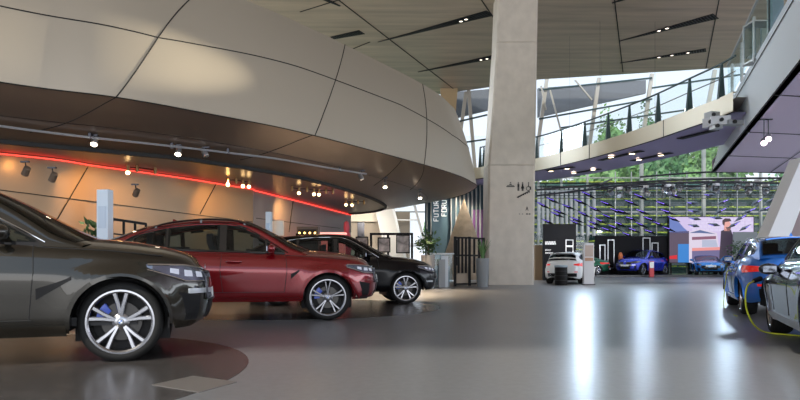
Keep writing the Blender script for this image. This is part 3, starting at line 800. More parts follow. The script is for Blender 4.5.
def make_wheel(car, r, rr, wd, style, loc, side, name='wheel', detail=1, cal=True, alloy=None, steer=0):
    al = alloy or M_silver
    rim = MB(); n = 36 if detail else 18
    f = wd/2
    rim.lathe([(rr+.012, f-.012), (rr+.012, f-.002), (rr-.006, f), (rr-.02, f-.012), (rr-.028, f-.05), (rr-.03, -f+.02), (rr, -f)], n=n, axis='Y')
    # hub
    rim.lathe([(.001, f-.022), (.034, f-.024), (.055, f-.034), (.078, f-.05), (.078, f-.10)], n=20, axis='Y')
    def spoke(a0, a1, w0, w1, y0=f-.036, y1=f-.016, r0=.05, r1=None):
        r1 = r1 or rr-.012; P = []
        for (a, rr_, ww, yy) in ((a0, r0, w0, y0), ((a0+a1)/2, (r0+r1)*.5, (w0+w1)/2*.95, (y0+y1)/2+.004), (a1, r1, w1, y1)):
            c = Vector((cos(a)*rr_, 0, sin(a)*rr_)); t = Vector((-sin(a), 0, cos(a)))
            P += [c-t*ww/2+Vector((0, yy-.008, 0)), c-t*ww*.3+Vector((0, yy, 0)), c+t*ww*.3+Vector((0, yy, 0)), c+t*ww/2+Vector((0, yy-.008, 0)), c+t*ww/2+Vector((0, yy-.045, 0)), c-t*ww/2+Vector((0, yy-.045, 0))]
        F = []
        for s_ in (0, 6):
            for j in range(6): F.append((s_+j, s_+(j+1) % 6, s_+(j+1) % 6+6, s_+j+6))
        rim.add(P, F)
    for k in range(5):
        a = 2*PI*k/5+PI/2
        if style == 'double':      # five V double spokes with a blade edge
            spoke(a-.10, a-.20, .030, .046); spoke(a+.10, a+.20, .030, .046)
            spoke(a-.2, a-.02, .012, .010, r0=rr*.45, r1=rr*.93, y0=f-.03) if False else None
        elif style == 'multi':
            for d in (-.36, -.16, .16, .36): spoke(a+d*.55, a+d, .014, .020)
            spoke(a+.628, a+.628, .016, .020)
        else:
            spoke(a-.06, a-.16, .020, .030); spoke(a+.06, a+.16, .020, .030)
    o = rim.build(name, al, car, smooth=35)
    o.location = loc; o.rotation_euler = (0, 0, (0 if side > 0 else PI)+steer)
    w2 = wd/2+.008
    MB().lathe([(rr, -w2+.02), (rr+.02, -w2), (r-.03, -w2), (r-.006, -w2+.03), (r, -w2+.06), (r, w2-.06), (r-.006, w2-.03), (r-.03, w2-.004), (rr+.03, w2+.002), (rr+.010, w2-.008)], n=n+12, axis='Y').build('tyre', M_rubber, o, smooth=40)
    MB().lathe([(.07, f-.10), (rr*.62, f-.10), (rr*.62, f-.13), (.07, f-.13)], n=n, axis='Y', closed=True).build('brake_disc', M_disc, o, smooth=30)
    MB().lathe([(.001, f-.16), (rr-.03, f-.16), (rr-.03, f-.17), (.001, f-.17)], n=n, axis='Y', closed=True).build('wheel_backing', M_black, o)
    if cal:
        c = MB(); rows = []
        for k in range(9):
            a = PI*(.88 if side > 0 else .88)+(k-4)*.12
            if side < 0: a = PI-a
            if side < 0: a = a
            rows.append([(cos(a)*q, yy, sin(a)*q) for q, yy in ((rr*.45, f-.13), (rr*.45, f-.075), (rr*.58, f-.07), (rr*.76, f-.075), (rr*.76, f-.13))])
        c.grid(rows, close=True); c.build('brake_caliper', M_caliper, o, smooth=40)
    MB().lathe([(.001, f-.019), (.028, f-.020), (.030, f-.026), (.001, f-.026)], n=16, axis='Y').build('hub_cap', M_blackgl, o, smooth=40)
    if detail: roundel(o, Vector((0, f-.0185, 0)), .026, 'Y')
    return o

def roundel(parent, c, r, axis, tilt=None, sg=1):
    """round badge: black ring, blue and white quarters"""
    m = MB(); rt = Matrix.Identity(3)
    if axis == 'Y': ex, ey, en = Vector((1,0,0)), Vector((0,0,1)), Vector((0,1,0))
    else: ex, ey, en = Vector((0,1,0)), Vector((0,0,1)), Vector((sg,0,0))
    def P(a, q, d): return c+ex*cos(a)*q+ey*sin(a)*q+en*d
    n = 24
    m.cur = 0; m.add([P(2*PI*k/n, r, 0) for k in range(n)]+[P(2*PI*k/n, r*.62, .001) for k in range(n)], [(k, (k+1)%n, (k+1)%n+n, k+n) for k in range(n)])
    m.add([P(2*PI*k/n, r, 0) for k in range(n)]+[P(2*PI*k/n, r, -.006) for k in range(n)], [(k, (k+1)%n, (k+1)%n+n, k+n) for k in range(n)])
    for q in range(4):
        m.cur = 1 if q % 2 == 0 else 2
        m.add([P(0, 0, .001)]+[P(PI/2*q+PI/2*k/6, r*.62, .001) for k in range(7)], [(0, k+1, k+2) for k in range(6)])
    m.cur = 0
    return m.build('round_badge', [mat('badge_ring', (.25,.26,.28), .3, .8), M_white, M_blue_l], parent, fix=False)

STD_PROFILE = [(0,.90),(.06,.945),(.14,.965),(.25,.972),(.40,.985),(.55,.997),(.64,1.0),(.70,.992),(.76,.972),(.82,.955),(.90,.935),(.96,.905),(1,.86)]
def build_car(name, spec, pnt, loc, head, label, cat='car', detail=1, steer=0, glass=None):
    c = Car(**spec); root = thing(name, loc, head, label, cat)
    W = c.W; gm = glass or CG
    c.body().build('body', pnt, root, smooth=32)
    c.cabin(spec).build('cabin', [pnt, M_blackgl], root, smooth=40)
    # interior: floor, dashboard, seats
    M_int = mat('interior_black', (.02,.02,.022), .7)
    zf = c.sill+.10; zw = c.zs(-1.5)
    MB().box(((c.roof[-1][0]+c.xr_ax)/2-.1, 0, zf), (abs(c.xr_ax)+.6, W*1.6, .08)).box((c.roof[-1][0]-.50, 0, zw-.22), (.45, W*1.5, .30)).box((c.xr_ax-.1, 0, zw-.32), (.5, W*1.5, .5)).build('interior', M_int, root)
    for sx_ in (-1.72, c.xr_ax+.25):
        for sy_ in (-1, 1):
            st_ = MB(); zt_ = min(zw+.18, c.gz(sx_)-.22)
            st_.add([(sx_+.04,sy_*.37-.24,zf+.3),(sx_+.04,sy_*.37+.24,zf+.3),(sx_+.18,sy_*.37+.24,zf+.3),(sx_+.18,sy_*.37-.24,zf+.3),(sx_-.16,sy_*.37-.19,zt_),(sx_-.16,sy_*.37+.19,zt_),(sx_-.07,sy_*.37+.19,zt_),(sx_-.07,sy_*.37-.19,zt_)],[(0,1,2,3),(4,7,6,5),(0,4,5,1),(1,5,6,2),(2,6,7,3),(3,7,4,0)])
            st_.box((sx_+.25, sy_*.37, zf+.24), (.5,.48,.16)); st_.box((sx_-.12, sy_*.37, zt_+.06), (.09,.24,.16))
            st_.build('seat', M_int, root)
    MB().lathe([(.17,0),(.185,.01),(.17,.02),(.155,.01)], (0,0,0), 20, 'X', closed=True).build('steering_wheel', M_int, root).location = (c.roof[-1][0]-.85, W*.38, zw-.02)
    # underbody and liners
    ub = MB(); iw = W*.86
    for xa, xb in ((c.nose-.42, c.ra), (-c.ra, c.xr_ax+c.ra), (c.xr_ax-c.ra, c.tail+.22)):
        ub.box(((xa+xb)/2, 0, c.sill+.07), (abs(xa-xb), iw*2*(.72 if xa < -c.ra*1.5 or xa > c.ra else .97), .10))
    for xa in (0, c.xr_ax):
        for sg in (-1, 1):
            ub.grid([[(xa+cos(a)*(c.ra+.004), sg*y, max(c.sill+.02, c.r+sin(a)*(c.ra+.004))) for y in (W*.975, W*.55)] for a in [PI*k/18 for k in range(19)]])
        ub.box((xa, 0, c.r+.12), (c.ra*2, W*1.16, c.ra*1.5))
    ub.build('underbody', M_black, root)
    # arch lips
    for xa in (0, c.xr_ax):
        for sg in (-1, 1):
            rows = []; lipw = spec.get('arch_w', .03)
            for k in range(25):
                a = -.10+ (PI+.20)*k/24; r0, r1 = c.ra-.008, c.ra+lipw
                row = []
                for q, d in ((r0, -.05), (r0, .010), (r1, .010), (r1, -.01)):
                    x, z = xa+cos(a)*q, c.r+sin(a)*q; z = max(z, c.sill-.0)
                    row.append((x, sg*(c.Y(x, max(z, c.zsill(x)+.01))+d), z))
                rows.append(row)
            MB().grid(rows).build('wheel_arch', spec.get('arch_mat') or pnt, root, smooth=40)
    # sill trims
    for sg in (-1, 1):
        rows = c.side_patch(-c.ra-.02, c.xr_ax+c.ra+.02, lambda x: c.sill-.02, lambda x: c.sill+.085, .012, sg, 20, 3, cabin=False)
        m = MB().grid(rows); m.grid([[r[0], r[0]-Vector((0, sg*.10, 0))] for r in rows]); m.grid([[r[-1], r[-1]-Vector((0, sg*.03, 0))] for r in rows])
        m.build('sill_trim', spec.get('sill_mat') or pnt, root, smooth=40)
    # windows
    for sg in (-1, 1):
        for (xa, xb, zl, zh) in spec['windows']:
            MB().grid(c.side_patch(xa, xb, lambda x: ltab(zl, x), lambda x: min(ltab(zh, x), 9), .004, sg)).build('side_window', gm, root, smooth=60)
        if spec.get('pillar'):
            for xa, xb, zl, zh in spec['pillar']:
                MB().grid(c.side_patch(xa, xb, lambda x: ltab(zl, x), lambda x: ltab(zh, x), .006, sg, 3)).build('door_pillar', M_blackgl, root)
        tr = MB(); pts = spec['dlo']; P = c.seam(pts, sg, .006, cabin=True); tr.tube(P, .008, 6); tr.build('window_trim', spec.get('trim_mat') or M_chrome, root, smooth=60)
    # screens
    def screen(xa, xb, qm, up):
        rows = []
        for i in range(15):
            x = lerp(xa, xb, i/14); rows.append([c.gsec(x, qm*(j/10-1))+Vector((.004*up, 0, .006)) for j in range(21)])
        return MB().grid(rows)
    screen(c.roof[-1][0]-.10, spec['ws_top'], .80, 1).build('windscreen', gm, root, smooth=60)
    screen(spec['rw_top'], c.roof[0][0]+spec.get('rw_low', .10), .76, -1).build('rear_window', gm, root, smooth=60)
    # door seams, handles
    for sg in (-1, 1):
        for L_ in spec['seams']: MB().tube(c.seam(L_, sg, .001), .0045, 5).build('door_seam', M_seam, root)
        for hx, hz in spec['handles']:
            y = c.Y(hx, hz)
            MB().tube([(hx+.11, sg*(y+.005), hz), (hx+.08, sg*(y+.035), hz), (hx-.08, sg*(y+.035), hz), (hx-.11, sg*(y+.005), hz)], .013, 6).build('door_handle', pnt, root, smooth=60)
        mx, mz = spec['mirror']; y = c.gy(mx, mz)
        mm = MB().sphere((mx, sg*(y+.15), mz), 1, 8, (.07, .115, .07)); mm.bar((mx+.03, sg*(y-.02), mz-.10), (mx+.02, sg*(y+.10), mz-.05), .05, .04)
        o = mm.build('side_mirror', spec.get('mirror_mat') or pnt, root, smooth=60)
        MB().box((mx-.064, sg*(y+.15), mz), (.01, .14, .075)).build('mirror_glass', mat('mirror_silver', (.22,.24,.28), .1, 1.), o)
        if spec.get('vent'):
            vx, vz, vx0, zl_, zh_ = spec['vent']
            MB().grid(c.side_patch(vx, vx0, lambda x: lerp(vz-.02, zl_, (vx-x)/(vx-vx0)), lambda x: lerp(vz+.01, zh_, ((vx-x)/(vx-vx0))**.8), .008, sg, 10, 3, cabin=False)).build('fender_vent', M_black, root)
    # front: headlights, kidney, intakes
    def cap(a0, a1, zlo, zhi, off, front, n=10, mr=4):
        rows = []
        for i in range(n+1):
            a = lerp(a0, a1, i/n); lo, hi = zlo(abs(a)), zhi(abs(a))
            r = [c.end(a, lerp(lo, hi, j/mr), front, off) for j in range(mr+1)]
            rows.append(r)
        m = MB().grid(rows)
        # depth rim
        b = [r[0] for r in rows]+[r for r in rows[-1][1:]]+[r[-1] for r in rows[::-1][1:]]+[r for r in rows[0][::-1][1:-1]]
        bi = []
        for p in b: q = p.copy(); q.x -= (.03 if front else -.03); q.y *= .985; bi.append(q)
        m.grid([b+[b[0]], bi+[bi[0]]]); return m
    for sg in (-1, 1):
        hl = spec['headlight']   # (a0,a1, [(a,zlo)], [(a,zhi)])
        o = cap(sg*hl[0], sg*hl[1], lambda a: ltab(hl[2], a), lambda a: ltab(hl[3], a), .008, True, 14).build('headlight', M_blackgl if spec.get('hl_dark') else M_lamp, root, smooth=50)
        if detail:
            ma = (hl[0]+hl[1])/2; da = hl[1]-hl[0]
            for q0, q1 in ((.12,.26),(.36,.50),(.60,.72)):
                a0, a1 = hl[0]+da*q0, hl[0]+da*q1
                cap(sg*a0, sg*a1, lambda a: lerp(ltab(hl[2], a), ltab(hl[3], a), .30), lambda a: lerp(ltab(hl[2], a), ltab(hl[3], a), .70), .014, True, 5).build('lamp_unit', M_drl, o, smooth=50)
            e = MB(); e.tube([c.end(sg*lerp(hl[0], hl[1], k/12), ltab(hl[3], lerp(hl[0], hl[1], k/12)), True, .012) for k in range(13)], .010, 6)
            e.tube([c.end(sg*lerp(hl[0], hl[1], k/12), ltab(hl[2], lerp(hl[0], hl[1], k/12)), True, .010) for k in range(13)], .008, 6)
            e.build('lamp_edge', M_chrome, o)
        kd = spec['kidney']      # a0,a1,z0,z1
        o = cap(sg*kd[0], sg*kd[1], lambda a: kd[2]+.02*(a-kd[0])/(kd[1]-kd[0]), lambda a: kd[3], .010, True, 8).build('kidney_grille', M_blackgl, root, smooth=30)
        fm = MB(); loop = [c.end(sg*lerp(kd[0], kd[1], k/8), kd[2], True, .016) for k in range(9)]+[c.end(sg*kd[1], lerp(kd[2], kd[3], k/4), True, .016) for k in range(1,5)]+[c.end(sg*lerp(kd[1], kd[0], k/8), kd[3], True, .016) for k in range(1,9)]
        fm.tube(loop+[loop[0]], .013, 6); fm.build('grille_frame', spec.get('kid_mat') or M_darkmet, o, smooth=60)
        bars = MB()
        for k in range(1, 7):
            a = sg*lerp(kd[0], kd[1], k/7); bars.tube([c.end(a, kd[2]+.02, True, .012), c.end(a, kd[3]-.02, True, .012)], .006, 4)
        bars.build('grille_bar', M_darkmet, o)
        it = spec['intake']      # side intake
        cap(sg*it[0], sg*it[1], lambda a: it[2], lambda a: it[3]+(a-it[0])/(it[1]-it[0])*it[4], .008, True, 8).build('air_intake', M_black, root)
        if spec.get('blade'):
            b = spec['blade']; cap(sg*b[0], sg*b[1], lambda a: b[2], lambda a: b[3], .014, True, 6).build('intake_trim', M_silver2, root, smooth=40)
        if spec.get('chin'):
            cap(sg*it[0], sg*it[1], lambda a: it[2]-.05, lambda a: it[2]-.01, .012, True, 6).build('bumper_trim', M_darkmet, root)
    a_ = spec['kidney'][0]
    ci = spec.get('centre_intake', (12, c.sill+.08, c.sill+.26)); cap(-ci[0], ci[0], lambda a: ci[1], lambda a: ci[2], .008, True, 12).build('lower_grille', M_black, root)
    cap(-8, 8, lambda a: ci[2]+.02, lambda a: ci[2]+.13, .016, True, 6).build('license_plate', spec.get('plate_mat') or M_white, root)
    zb = min(spec['kidney'][3]+.06, c.zs(c.nose)-.0)
    p = c.end(0, zb, True, .014); roundel(root, p, .04, 'X', sg=1)
    # rear
    tl = spec['tail_light']
    for sg in (-1, 1):
        cap(sg*tl[0], sg*tl[1], lambda a: ltab(tl[2], a), lambda a: ltab(tl[3], a), .010, False, 14).build('tail_light', M_tail, root, smooth=50)
    rp = spec.get('rear_plate', (c.sill+.42, c.sill+.54))
    cap(-10, 10, lambda a: rp[0], lambda a: rp[1], .014, False, 6).build('license_plate', spec.get('plate_mat') or M_white, root)
    cap(-32, 32, lambda a: c.sill+.10, lambda a: c.sill+.26, .010, False, 12).build('rear_diffuser', M_black, root)
    for sg in (-1, 1):
        for d in ([18] if not spec.get('quad') else [16, 26]):
            p = c.end(sg*d, c.sill+.16, False, .02); MB().lathe([(.045, .06), (.045, -.05), (.038, -.05), (.036, .06)], (p.x, p.y, p.z), 16, 'X').build('exhaust_tip', M_chrome, root, smooth=50)
        cap(sg*22, sg*34, lambda a: c.sill+.30, lambda a: c.sill+.34, .012, False, 6).build('reflector', M_tail, root)
    p = c.end(0, rp[1]+.14, False, .012); roundel(root, p, .04, 'X', sg=-1)
    if spec.get('spoiler'):
        x0, z0, yw, ln = spec['spoiler']
        m = MB(); rows = []
        for j in range(13):
            y = lerp(-yw, yw, j/12); dz = -.03*(y/yw)**4
            rows.append([(x0, y, z0+dz), (x0-ln, y, z0+dz-.015), (x0-ln, y, z0+dz-.04), (x0, y, z0+dz-.045)])
        m.grid(rows, close=True); m.build('spoiler', spec.get('spoiler_mat') or pnt, root, smooth=40)
    if spec.get('rails'):
        for sg in (-1, 1):
            xa, xb = spec['rails']; rl_ = MB(); P = [c.gsec(lerp(xa, xb, k/16), sg*.80)+Vector((0, 0, .035-.05*abs(k/8-1)**6)) for k in range(17)]
            rl_.tube(P, .016, 6)
            for k in (1, 8, 15): rl_.bar(P[k], P[k]-Vector((0,0,.06)), .03, .03)
            rl_.build('roof_rail', spec.get('rail_mat') or M_chrome, root, smooth=60)
    if detail:
        m = MB(); x = spec.get('fin', c.xr_ax+.45); z = c.gz(x)
        m.add([(x+.12, 0, z-.005), (x-.06, .03, z-.005), (x-.06, -.03, z-.005), (x-.05, 0, z+.06)], [(0,1,3),(0,3,2),(1,2,3),(0,2,1)]); m.build('roof_antenna', pnt, root)
    ww = spec.get('wheel_w', .26)
    for xa in (0, c.xr_ax):
        for sg in (-1, 1):
            yy = sg*(c.Y(xa, c.r+c.ra*.3)-.015-ww/2)
            make_wheel(root, c.r, spec['rim'], ww, spec.get('style', 'double'), (xa, yy, c.r), sg, detail=detail, cal=spec.get('cal', True), alloy=spec.get('alloy'), steer=(steer if xa == 0 else 0))
    return root, c

def place(px, bottom, head, W, side):
    """world origin (front axle centre) so that the near front wheel stands at px with its tyre bottom at row bottom"""
    Y = CH*FPX/(bottom-HZ); X = (px-400)/FPX*Y
    return Vector((X+side*W*sin(head), Y-side*W*cos(head), 0))

def suv(W=1.0, L=4.93, wb=2.975, fo=.88, H=1.69, sill=.27, hood=1.06, cow=-.62, r=.378, ra=.435, rim=.29, coupe=False, **k):
    ro = L-wb-fo; xc = -.42
    roof = [(-wb-ro+.16, hood+.12), (-wb-.30, H-.23), (-wb+.30, H-.055), (-wb+1.0, H-.005), (-1.55, H), (-1.15, H-.055), (-.35, hood+.10), (-.15+0, hood+.0)]
    d = dict(W=W, wb=wb, fo=fo, ro=ro, r=r, ra=ra, sill=sill, nf=3.6, nr=4.2, wedge=.07, profile=STD_PROFILE,
        nosep=[(0,-.05),(.2,.0),(.5,.015),(.75,0),(.9,-.04),(1,-.12)], tailp=[(0,-.04),(.3,.02),(.6,.0),(1,-.10)],
        shoulder=[(-wb-ro,hood+.06),(-wb,hood+.10),(-2,hood+.03),(-.7,hood),(0,hood-.05),(.4,hood-.10),(fo,hood-.21)],
        crown=[(-wb-ro,.03),(-.9,.08),(-.3,.10),(.3,.10),(fo,.05)],
        gwid=[(-wb-ro,W*.70),(-wb,W*.84),(-1.8,W*.86),(-.6,W*.85),(-.1,W*.82)],
        roof=roof, ws_top=-1.18, rw_top=-wb-.42, rim=rim)
    d.update(k); return d

# --- dark olive-grey coupe SUV in the foreground
h0 = 1.09
X6 = suv(W=1.0, hood=h0, sill=.285, fo=.83, nf=3.0, tuck_f=-.02, nosep=[(0,-.17),(.12,-.05),(.3,.0),(.5,.015),(.75,0),(.9,-.04),(1,-.12)], L=4.93, H=1.69, r=.378, ra=.425, rim=.292,
    roof=[(-3.80,1.24),(-3.2,1.42),(-2.6,1.60),(-2.0,1.68),(-1.6,1.69),(-1.2,1.635),(-.40,1.23),(-.12,1.13)], ws_top=-1.22, rw_top=-2.75,
    shoulder=[(-3.95,1.14),(-3,1.17),(-2,1.12),(-.8,1.09),(-.2,1.06),(.3,1.01),(.6,.955),(.90,.86)],
    crown=[(-3.95,.03),(-.9,.10),(-.3,.12),(.4,.10),(.9,.04)],
    windows=[(-1.02,-1.86,[(-1.9,1.14),(-.5,1.12)],[(-1.86,1.56),(-1.5,1.56),(-1.3,1.50),(-1.02,1.32),(-.66,1.13)]),(-1.93,-2.75,[(-2.8,1.16),(-1.9,1.14)],[(-2.75,1.49),(-1.9,1.56)]),(-2.80,-3.3,[(-3.3,1.30),(-2.8,1.17)],[(-3.3,1.33),(-2.8,1.48)]),
             (-.62,-1.0,[(-1,1.125),(-.6,1.12)],[(-1.0,1.31),(-.62,1.13)])],
    pillar=[(-1.86,-1.93,[(-2,1.13),(-1,1.13)],[(-2,1.56),(-1.8,1.56)])],
    dlo=[(-.52,1.12),(-1.0,1.335),(-1.3,1.52),(-1.55,1.58),(-1.9,1.585),(-2.8,1.50),(-3.36,1.32)],
    seams=[[(-.72,1.08),(-.70,.85),(-.74,.42)],[(-1.9,1.12),(-1.92,.8),(-1.88,.42)],[(-2.75,1.12),(-2.7,.9),(-2.52,.6)],[(-.72,.42),(-2.5,.42)],[(.36,1.0),(-.1,1.045),(-.7,1.075)]],
    handles=[(-1.72,.99),(-2.55,1.02)], mirror=(-.95,1.20),
    headlight=(15,50,[(15,.745),(32,.75),(50,.865)],[(15,.87),(32,.91),(50,.915)]), kidney=(2,16,.56,.84), intake=(22,40,.36,.60,.06), blade=(8,30,.625,.675),
    tail_light=(25,62,[(25,.98),(62,.96)],[(25,1.05),(62,1.08)]), vent=(-.40,.80,-.68,.60,.70), trim_mat=M_chrome)
P_grey = paint('olive_grey_paint', (.028,.024,.017), .7, .25)
hd = rad(19)
build_car('car', X6, P_grey, place(119.5, 364.5, hd, 1.0, -1), hd, 'dark olive-grey coupe SUV cut off by the left edge, nearest car on the left', steer=rad(-3))

# --- red coupe SUV
X4 = suv(W=.965, L=4.76, wb=2.864, fo=.86, H=1.63, hood=1.03, sill=.33, r=.365, ra=.405, rim=.279,
    roof=[(-3.62,1.18),(-3.2,1.33),(-2.7,1.51),(-2.1,1.615),(-1.65,1.63),(-1.25,1.585),(-.45,1.20),(-.14,1.08)], ws_top=-1.28, rw_top=-2.75,
    shoulder=[(-3.76,1.10),(-3,1.12),(-2,1.07),(-.8,1.04),(-.2,1.01),(.3,.97),(.6,.92),(.86,.83)],
    crown=[(-3.76,.03),(-.9,.10),(-.3,.11),(.4,.10),(.86,.04)],
    windows=[(-.95,-1.56,[(-1.6,1.10),(-.5,1.08)],[(-1.56,1.505),(-1.4,1.49),(-1.25,1.43),(-.95,1.265)]),(-1.66,-2.42,[(-2.5,1.13),(-1.6,1.10)],[(-2.42,1.45),(-2.0,1.50),(-1.66,1.51)]),(-2.45,-3.0,[(-3.0,1.23),(-2.9,1.18),(-2.45,1.135)],[(-3.0,1.25),(-2.8,1.35),(-2.45,1.445)]),
             (-.62,-.92,[(-1,1.09),(-.6,1.08)],[(-.92,1.24),(-.62,1.09)])],
    pillar=[(-1.56,-1.66,[(-2,1.09),(-1,1.09)],[(-2,1.51),(-1.5,1.51)])],
    dlo=[(-.50,1.07),(-.95,1.29),(-1.25,1.455),(-1.45,1.52),(-1.65,1.535),(-2.05,1.52),(-2.45,1.465),(-2.8,1.37),(-3.05,1.25),(-3.03,1.20),(-2.9,1.155),(-2.45,1.11),(-1.6,1.08),(-.55,1.06)],
    seams=[[(-.66,1.03),(-.64,.8),(-.68,.46)],[(-1.62,1.06),(-1.64,.8),(-1.60,.46)],[(-2.55,1.07),(-2.5,.9),(-2.36,.64)],[(-.68,.46),(-2.3,.46)],[(.36,.96),(-.1,1.0),(-.66,1.03)]],
    handles=[(-1.44,.93),(-2.35,.96)], mirror=(-.88,1.13),
    headlight=(18,52,[(18,.745),(36,.755),(52,.84)],[(18,.845),(36,.875),(52,.885)]), kidney=(3,19,.60,.82), intake=(28,46,.38,.58,.05), chin=1,
    tail_light=(25,62,[(25,.95),(62,.93)],[(25,1.02),(62,1.05)]), vent=(-.45,.80,-.58,.66,.74), trim_mat=M_blackgl, style='thin', alloy=M_silver2d, rails=(-1.2,-2.7), rail_mat=M_blackgl, arch_w=.035)
P_red = paint('deep_red_paint', (.20,.002,.006), .5, .26)
hd = rad(11)
rc_, _c = build_car('car', X4, P_red, place(328.5, 321, hd, .965, -1), hd, 'deep red metallic coupe SUV parked behind the olive-grey one', steer=rad(-2))

rc_.scale = (1.03, 1.03, 1.03)

# --- black SUV
X3 = suv(W=.95, L=4.70, wb=2.864, fo=.85, H=1.62, hood=1.03, sill=.31, r=.365, ra=.405, rim=.275,
    roof=[(-3.64,1.15),(-3.3,1.35),(-2.9,1.52),(-2.2,1.60),(-1.65,1.62),(-1.25,1.575),(-.45,1.19),(-.14,1.08)], ws_top=-1.28, rw_top=-3.0,
    windows=[(-.95,-1.56,[(-1.6,1.09),(-.5,1.08)],[(-1.56,1.50),(-1.4,1.485),(-1.25,1.43),(-.95,1.26)]),(-1.64,-2.42,[(-2.5,1.13),(-1.6,1.10)],[(-2.42,1.47),(-2.0,1.50),(-1.66,1.50)]),(-2.47,-3.05,[(-3.05,1.24),(-2.45,1.135)],[(-3.05,1.32),(-2.8,1.40),(-2.45,1.46)]),
             (-.62,-.92,[(-1,1.09),(-.6,1.08)],[(-.92,1.24),(-.62,1.09)])],
    dlo=[(-.50,1.07),(-.95,1.29),(-1.25,1.455),(-1.45,1.52),(-1.65,1.53),(-2.05,1.52),(-2.45,1.48),(-2.8,1.42),(-3.1,1.33)],
    seams=[[(-.66,1.03),(-.64,.8),(-.68,.46)],[(-1.62,1.06),(-1.64,.8),(-1.60,.46)],[(-2.55,1.07),(-2.5,.9),(-2.36,.64)]],
    handles=[(-1.44,.93),(-2.35,.96)], mirror=(-.88,1.13),
    headlight=(18,52,[(18,.745),(36,.755),(52,.84)],[(18,.845),(36,.875),(52,.885)]), kidney=(3,19,.60,.82), intake=(28,46,.38,.58,.05), blade=(28,46,.50,.54),
    tail_light=(25,62,[(25,.95),(62,.93)],[(25,1.02),(62,1.05)]), trim_mat=M_chrome)
P_black = mat('black_paint', (.003,.003,.004), .16, 0, coat=.0, spec=.28)
hd = rad(11)
build_car('car', X3, P_black, place(407, 304.5, hd, .95, -1), hd, 'black SUV behind the red car, beside the glass counter', steer=rad(-2))

# --- blue estate plugged in at the right, seen from behind
TW = dict(W=.915, L=4.71, wb=2.85, fo=.84, H=1.455, hood=.96, sill=.24, r=.335, ra=.375, rim=.25,
    roof=[(-3.80,1.02),(-3.70,1.12),(-3.42,1.35),(-3.1,1.40),(-2.2,1.45),(-1.7,1.455),(-1.3,1.42),(-.5,1.08),(-.15,.98)], ws_top=-1.32, rw_top=-3.36, rw_low=.05,
    windows=[(-1.0,-1.72,[(-1.75,.99),(-.5,.98)],[(-1.72,1.34),(-1.4,1.32),(-1.0,1.15)]),(-1.78,-2.6,[(-2.6,1.03),(-1.7,.99)],[(-2.6,1.31),(-1.78,1.345)]),(-2.66,-3.3,[(-3.3,1.14),(-2.6,1.03)],[(-3.3,1.18),(-2.66,1.30)]),(-.62,-.96,[(-1,.985),(-.6,.98)],[(-.96,1.13),(-.62,.99)])],
    dlo=[(-.52,.98),(-1.0,1.17),(-1.4,1.34),(-1.75,1.365),(-2.6,1.33),(-3.36,1.17),(-3.3,1.12),(-2.6,1.01),(-.6,.965)],
    seams=[[(-.66,.95),(-.66,.7),(-.70,.36)],[(-1.75,.97),(-1.76,.7),(-1.72,.36)],[(-2.62,1.0),(-2.6,.85),(-2.42,.6)]],
    handles=[(-1.55,.85),(-2.42,.88)], mirror=(-.92,1.03),
    headlight=(22,60,[(22,.60),(40,.61),(60,.67)],[(22,.70),(40,.72),(60,.73)]), kidney=(3,19,.48,.68), intake=(28,46,.28,.44,.03),
    tail_light=(22,66,[(22,.80),(66,.76)],[(22,.88),(66,.90)]), rear_plate=(.70,.82), trim_mat=M_chrome, wheel_w=.235, rails=(-1.4,-3.3), rail_mat=M_chrome, spoiler=(-3.26,1.40,.52,.13),
    tailp=[(0,-.02),(.3,.03),(.6,.0),(1,-.06)])
hd2 = rad(90-23)
def place_rear(px, bottom, head, W, wb, side):
    Y = CH*FPX/(bottom-HZ); X = (px-400)/FPX*Y
    return Vector((X+side*W*sin(head)+wb*cos(head), Y-side*W*cos(head)+wb*sin(head), 0))
P_blue = paint('bright_blue_paint', (.015,.20,.75), .5, .28)
build_car('car', suv(**TW), P_blue, place_rear(737, 314, hd2, .915, 2.85, 1), hd2, 'bright blue estate car seen from behind with red tail lamps')

# --- dark charcoal car at the right edge
X5 = suv(W=.97, L=4.72, wb=2.86, fo=.86, H=1.62, hood=1.03, sill=.30, r=.365, ra=.405, rim=.272,
    roof=X3['roof'], ws_top=-1.28, rw_top=-3.0, windows=X3['windows'], dlo=X3['dlo'], seams=X3['seams']+[[(-.68,.46),(-2.3,.46)]], handles=X3['handles'], mirror=X3['mirror'],
    headlight=(18,52,[(18,.745),(36,.755),(52,.84)],[(18,.845),(36,.875),(52,.885)]), kidney=(3,19,.60,.82), intake=(28,46,.38,.58,.05),
    tail_light=(25,62,[(25,.95),(62,.93)],[(25,1.02),(62,1.05)]), trim_mat=M_chrome, sill_mat=M_silver2)
P_char = paint('charcoal_blue_paint', (.045,.055,.085), .8, .2)


# --- white hatchback, seen from behind
WH = dict(TW); WH.update(W=.91, L=4.35, wb=2.67, fo=.80, H=1.50, hood=1.0, style='thin',
    roof=[(-3.48,1.18),(-3.25,1.36),(-2.9,1.44),(-2.1,1.495),(-1.7,1.50),(-1.3,1.46),(-.5,1.12),(-.15,1.02)], rw_top=-3.24, ws_top=-1.32, rails=None,
    windows=[(-1.0,-1.72,[(-1.75,1.04),(-.5,1.03)],[(-1.72,1.39),(-1.4,1.36),(-1.0,1.19)]),(-1.78,-2.5,[(-2.6,1.08),(-1.7,1.04)],[(-2.5,1.35),(-1.78,1.39)]),(-2.55,-2.95,[(-2.95,1.2),(-2.5,1.08)],[(-2.95,1.24),(-2.55,1.33)])],
    dlo=[(-.52,1.02),(-1.0,1.22),(-1.4,1.38),(-1.75,1.41),(-2.6,1.36),(-3.0,1.23)], spoiler=(-3.16,1.415,.55,.18), spoiler_mat=M_blackgl,
    tail_light=(20,62,[(20,.86),(62,.80)],[(20,.92),(62,.98)]), rear_plate=(.55,.66))
hd3 = rad(90-27)
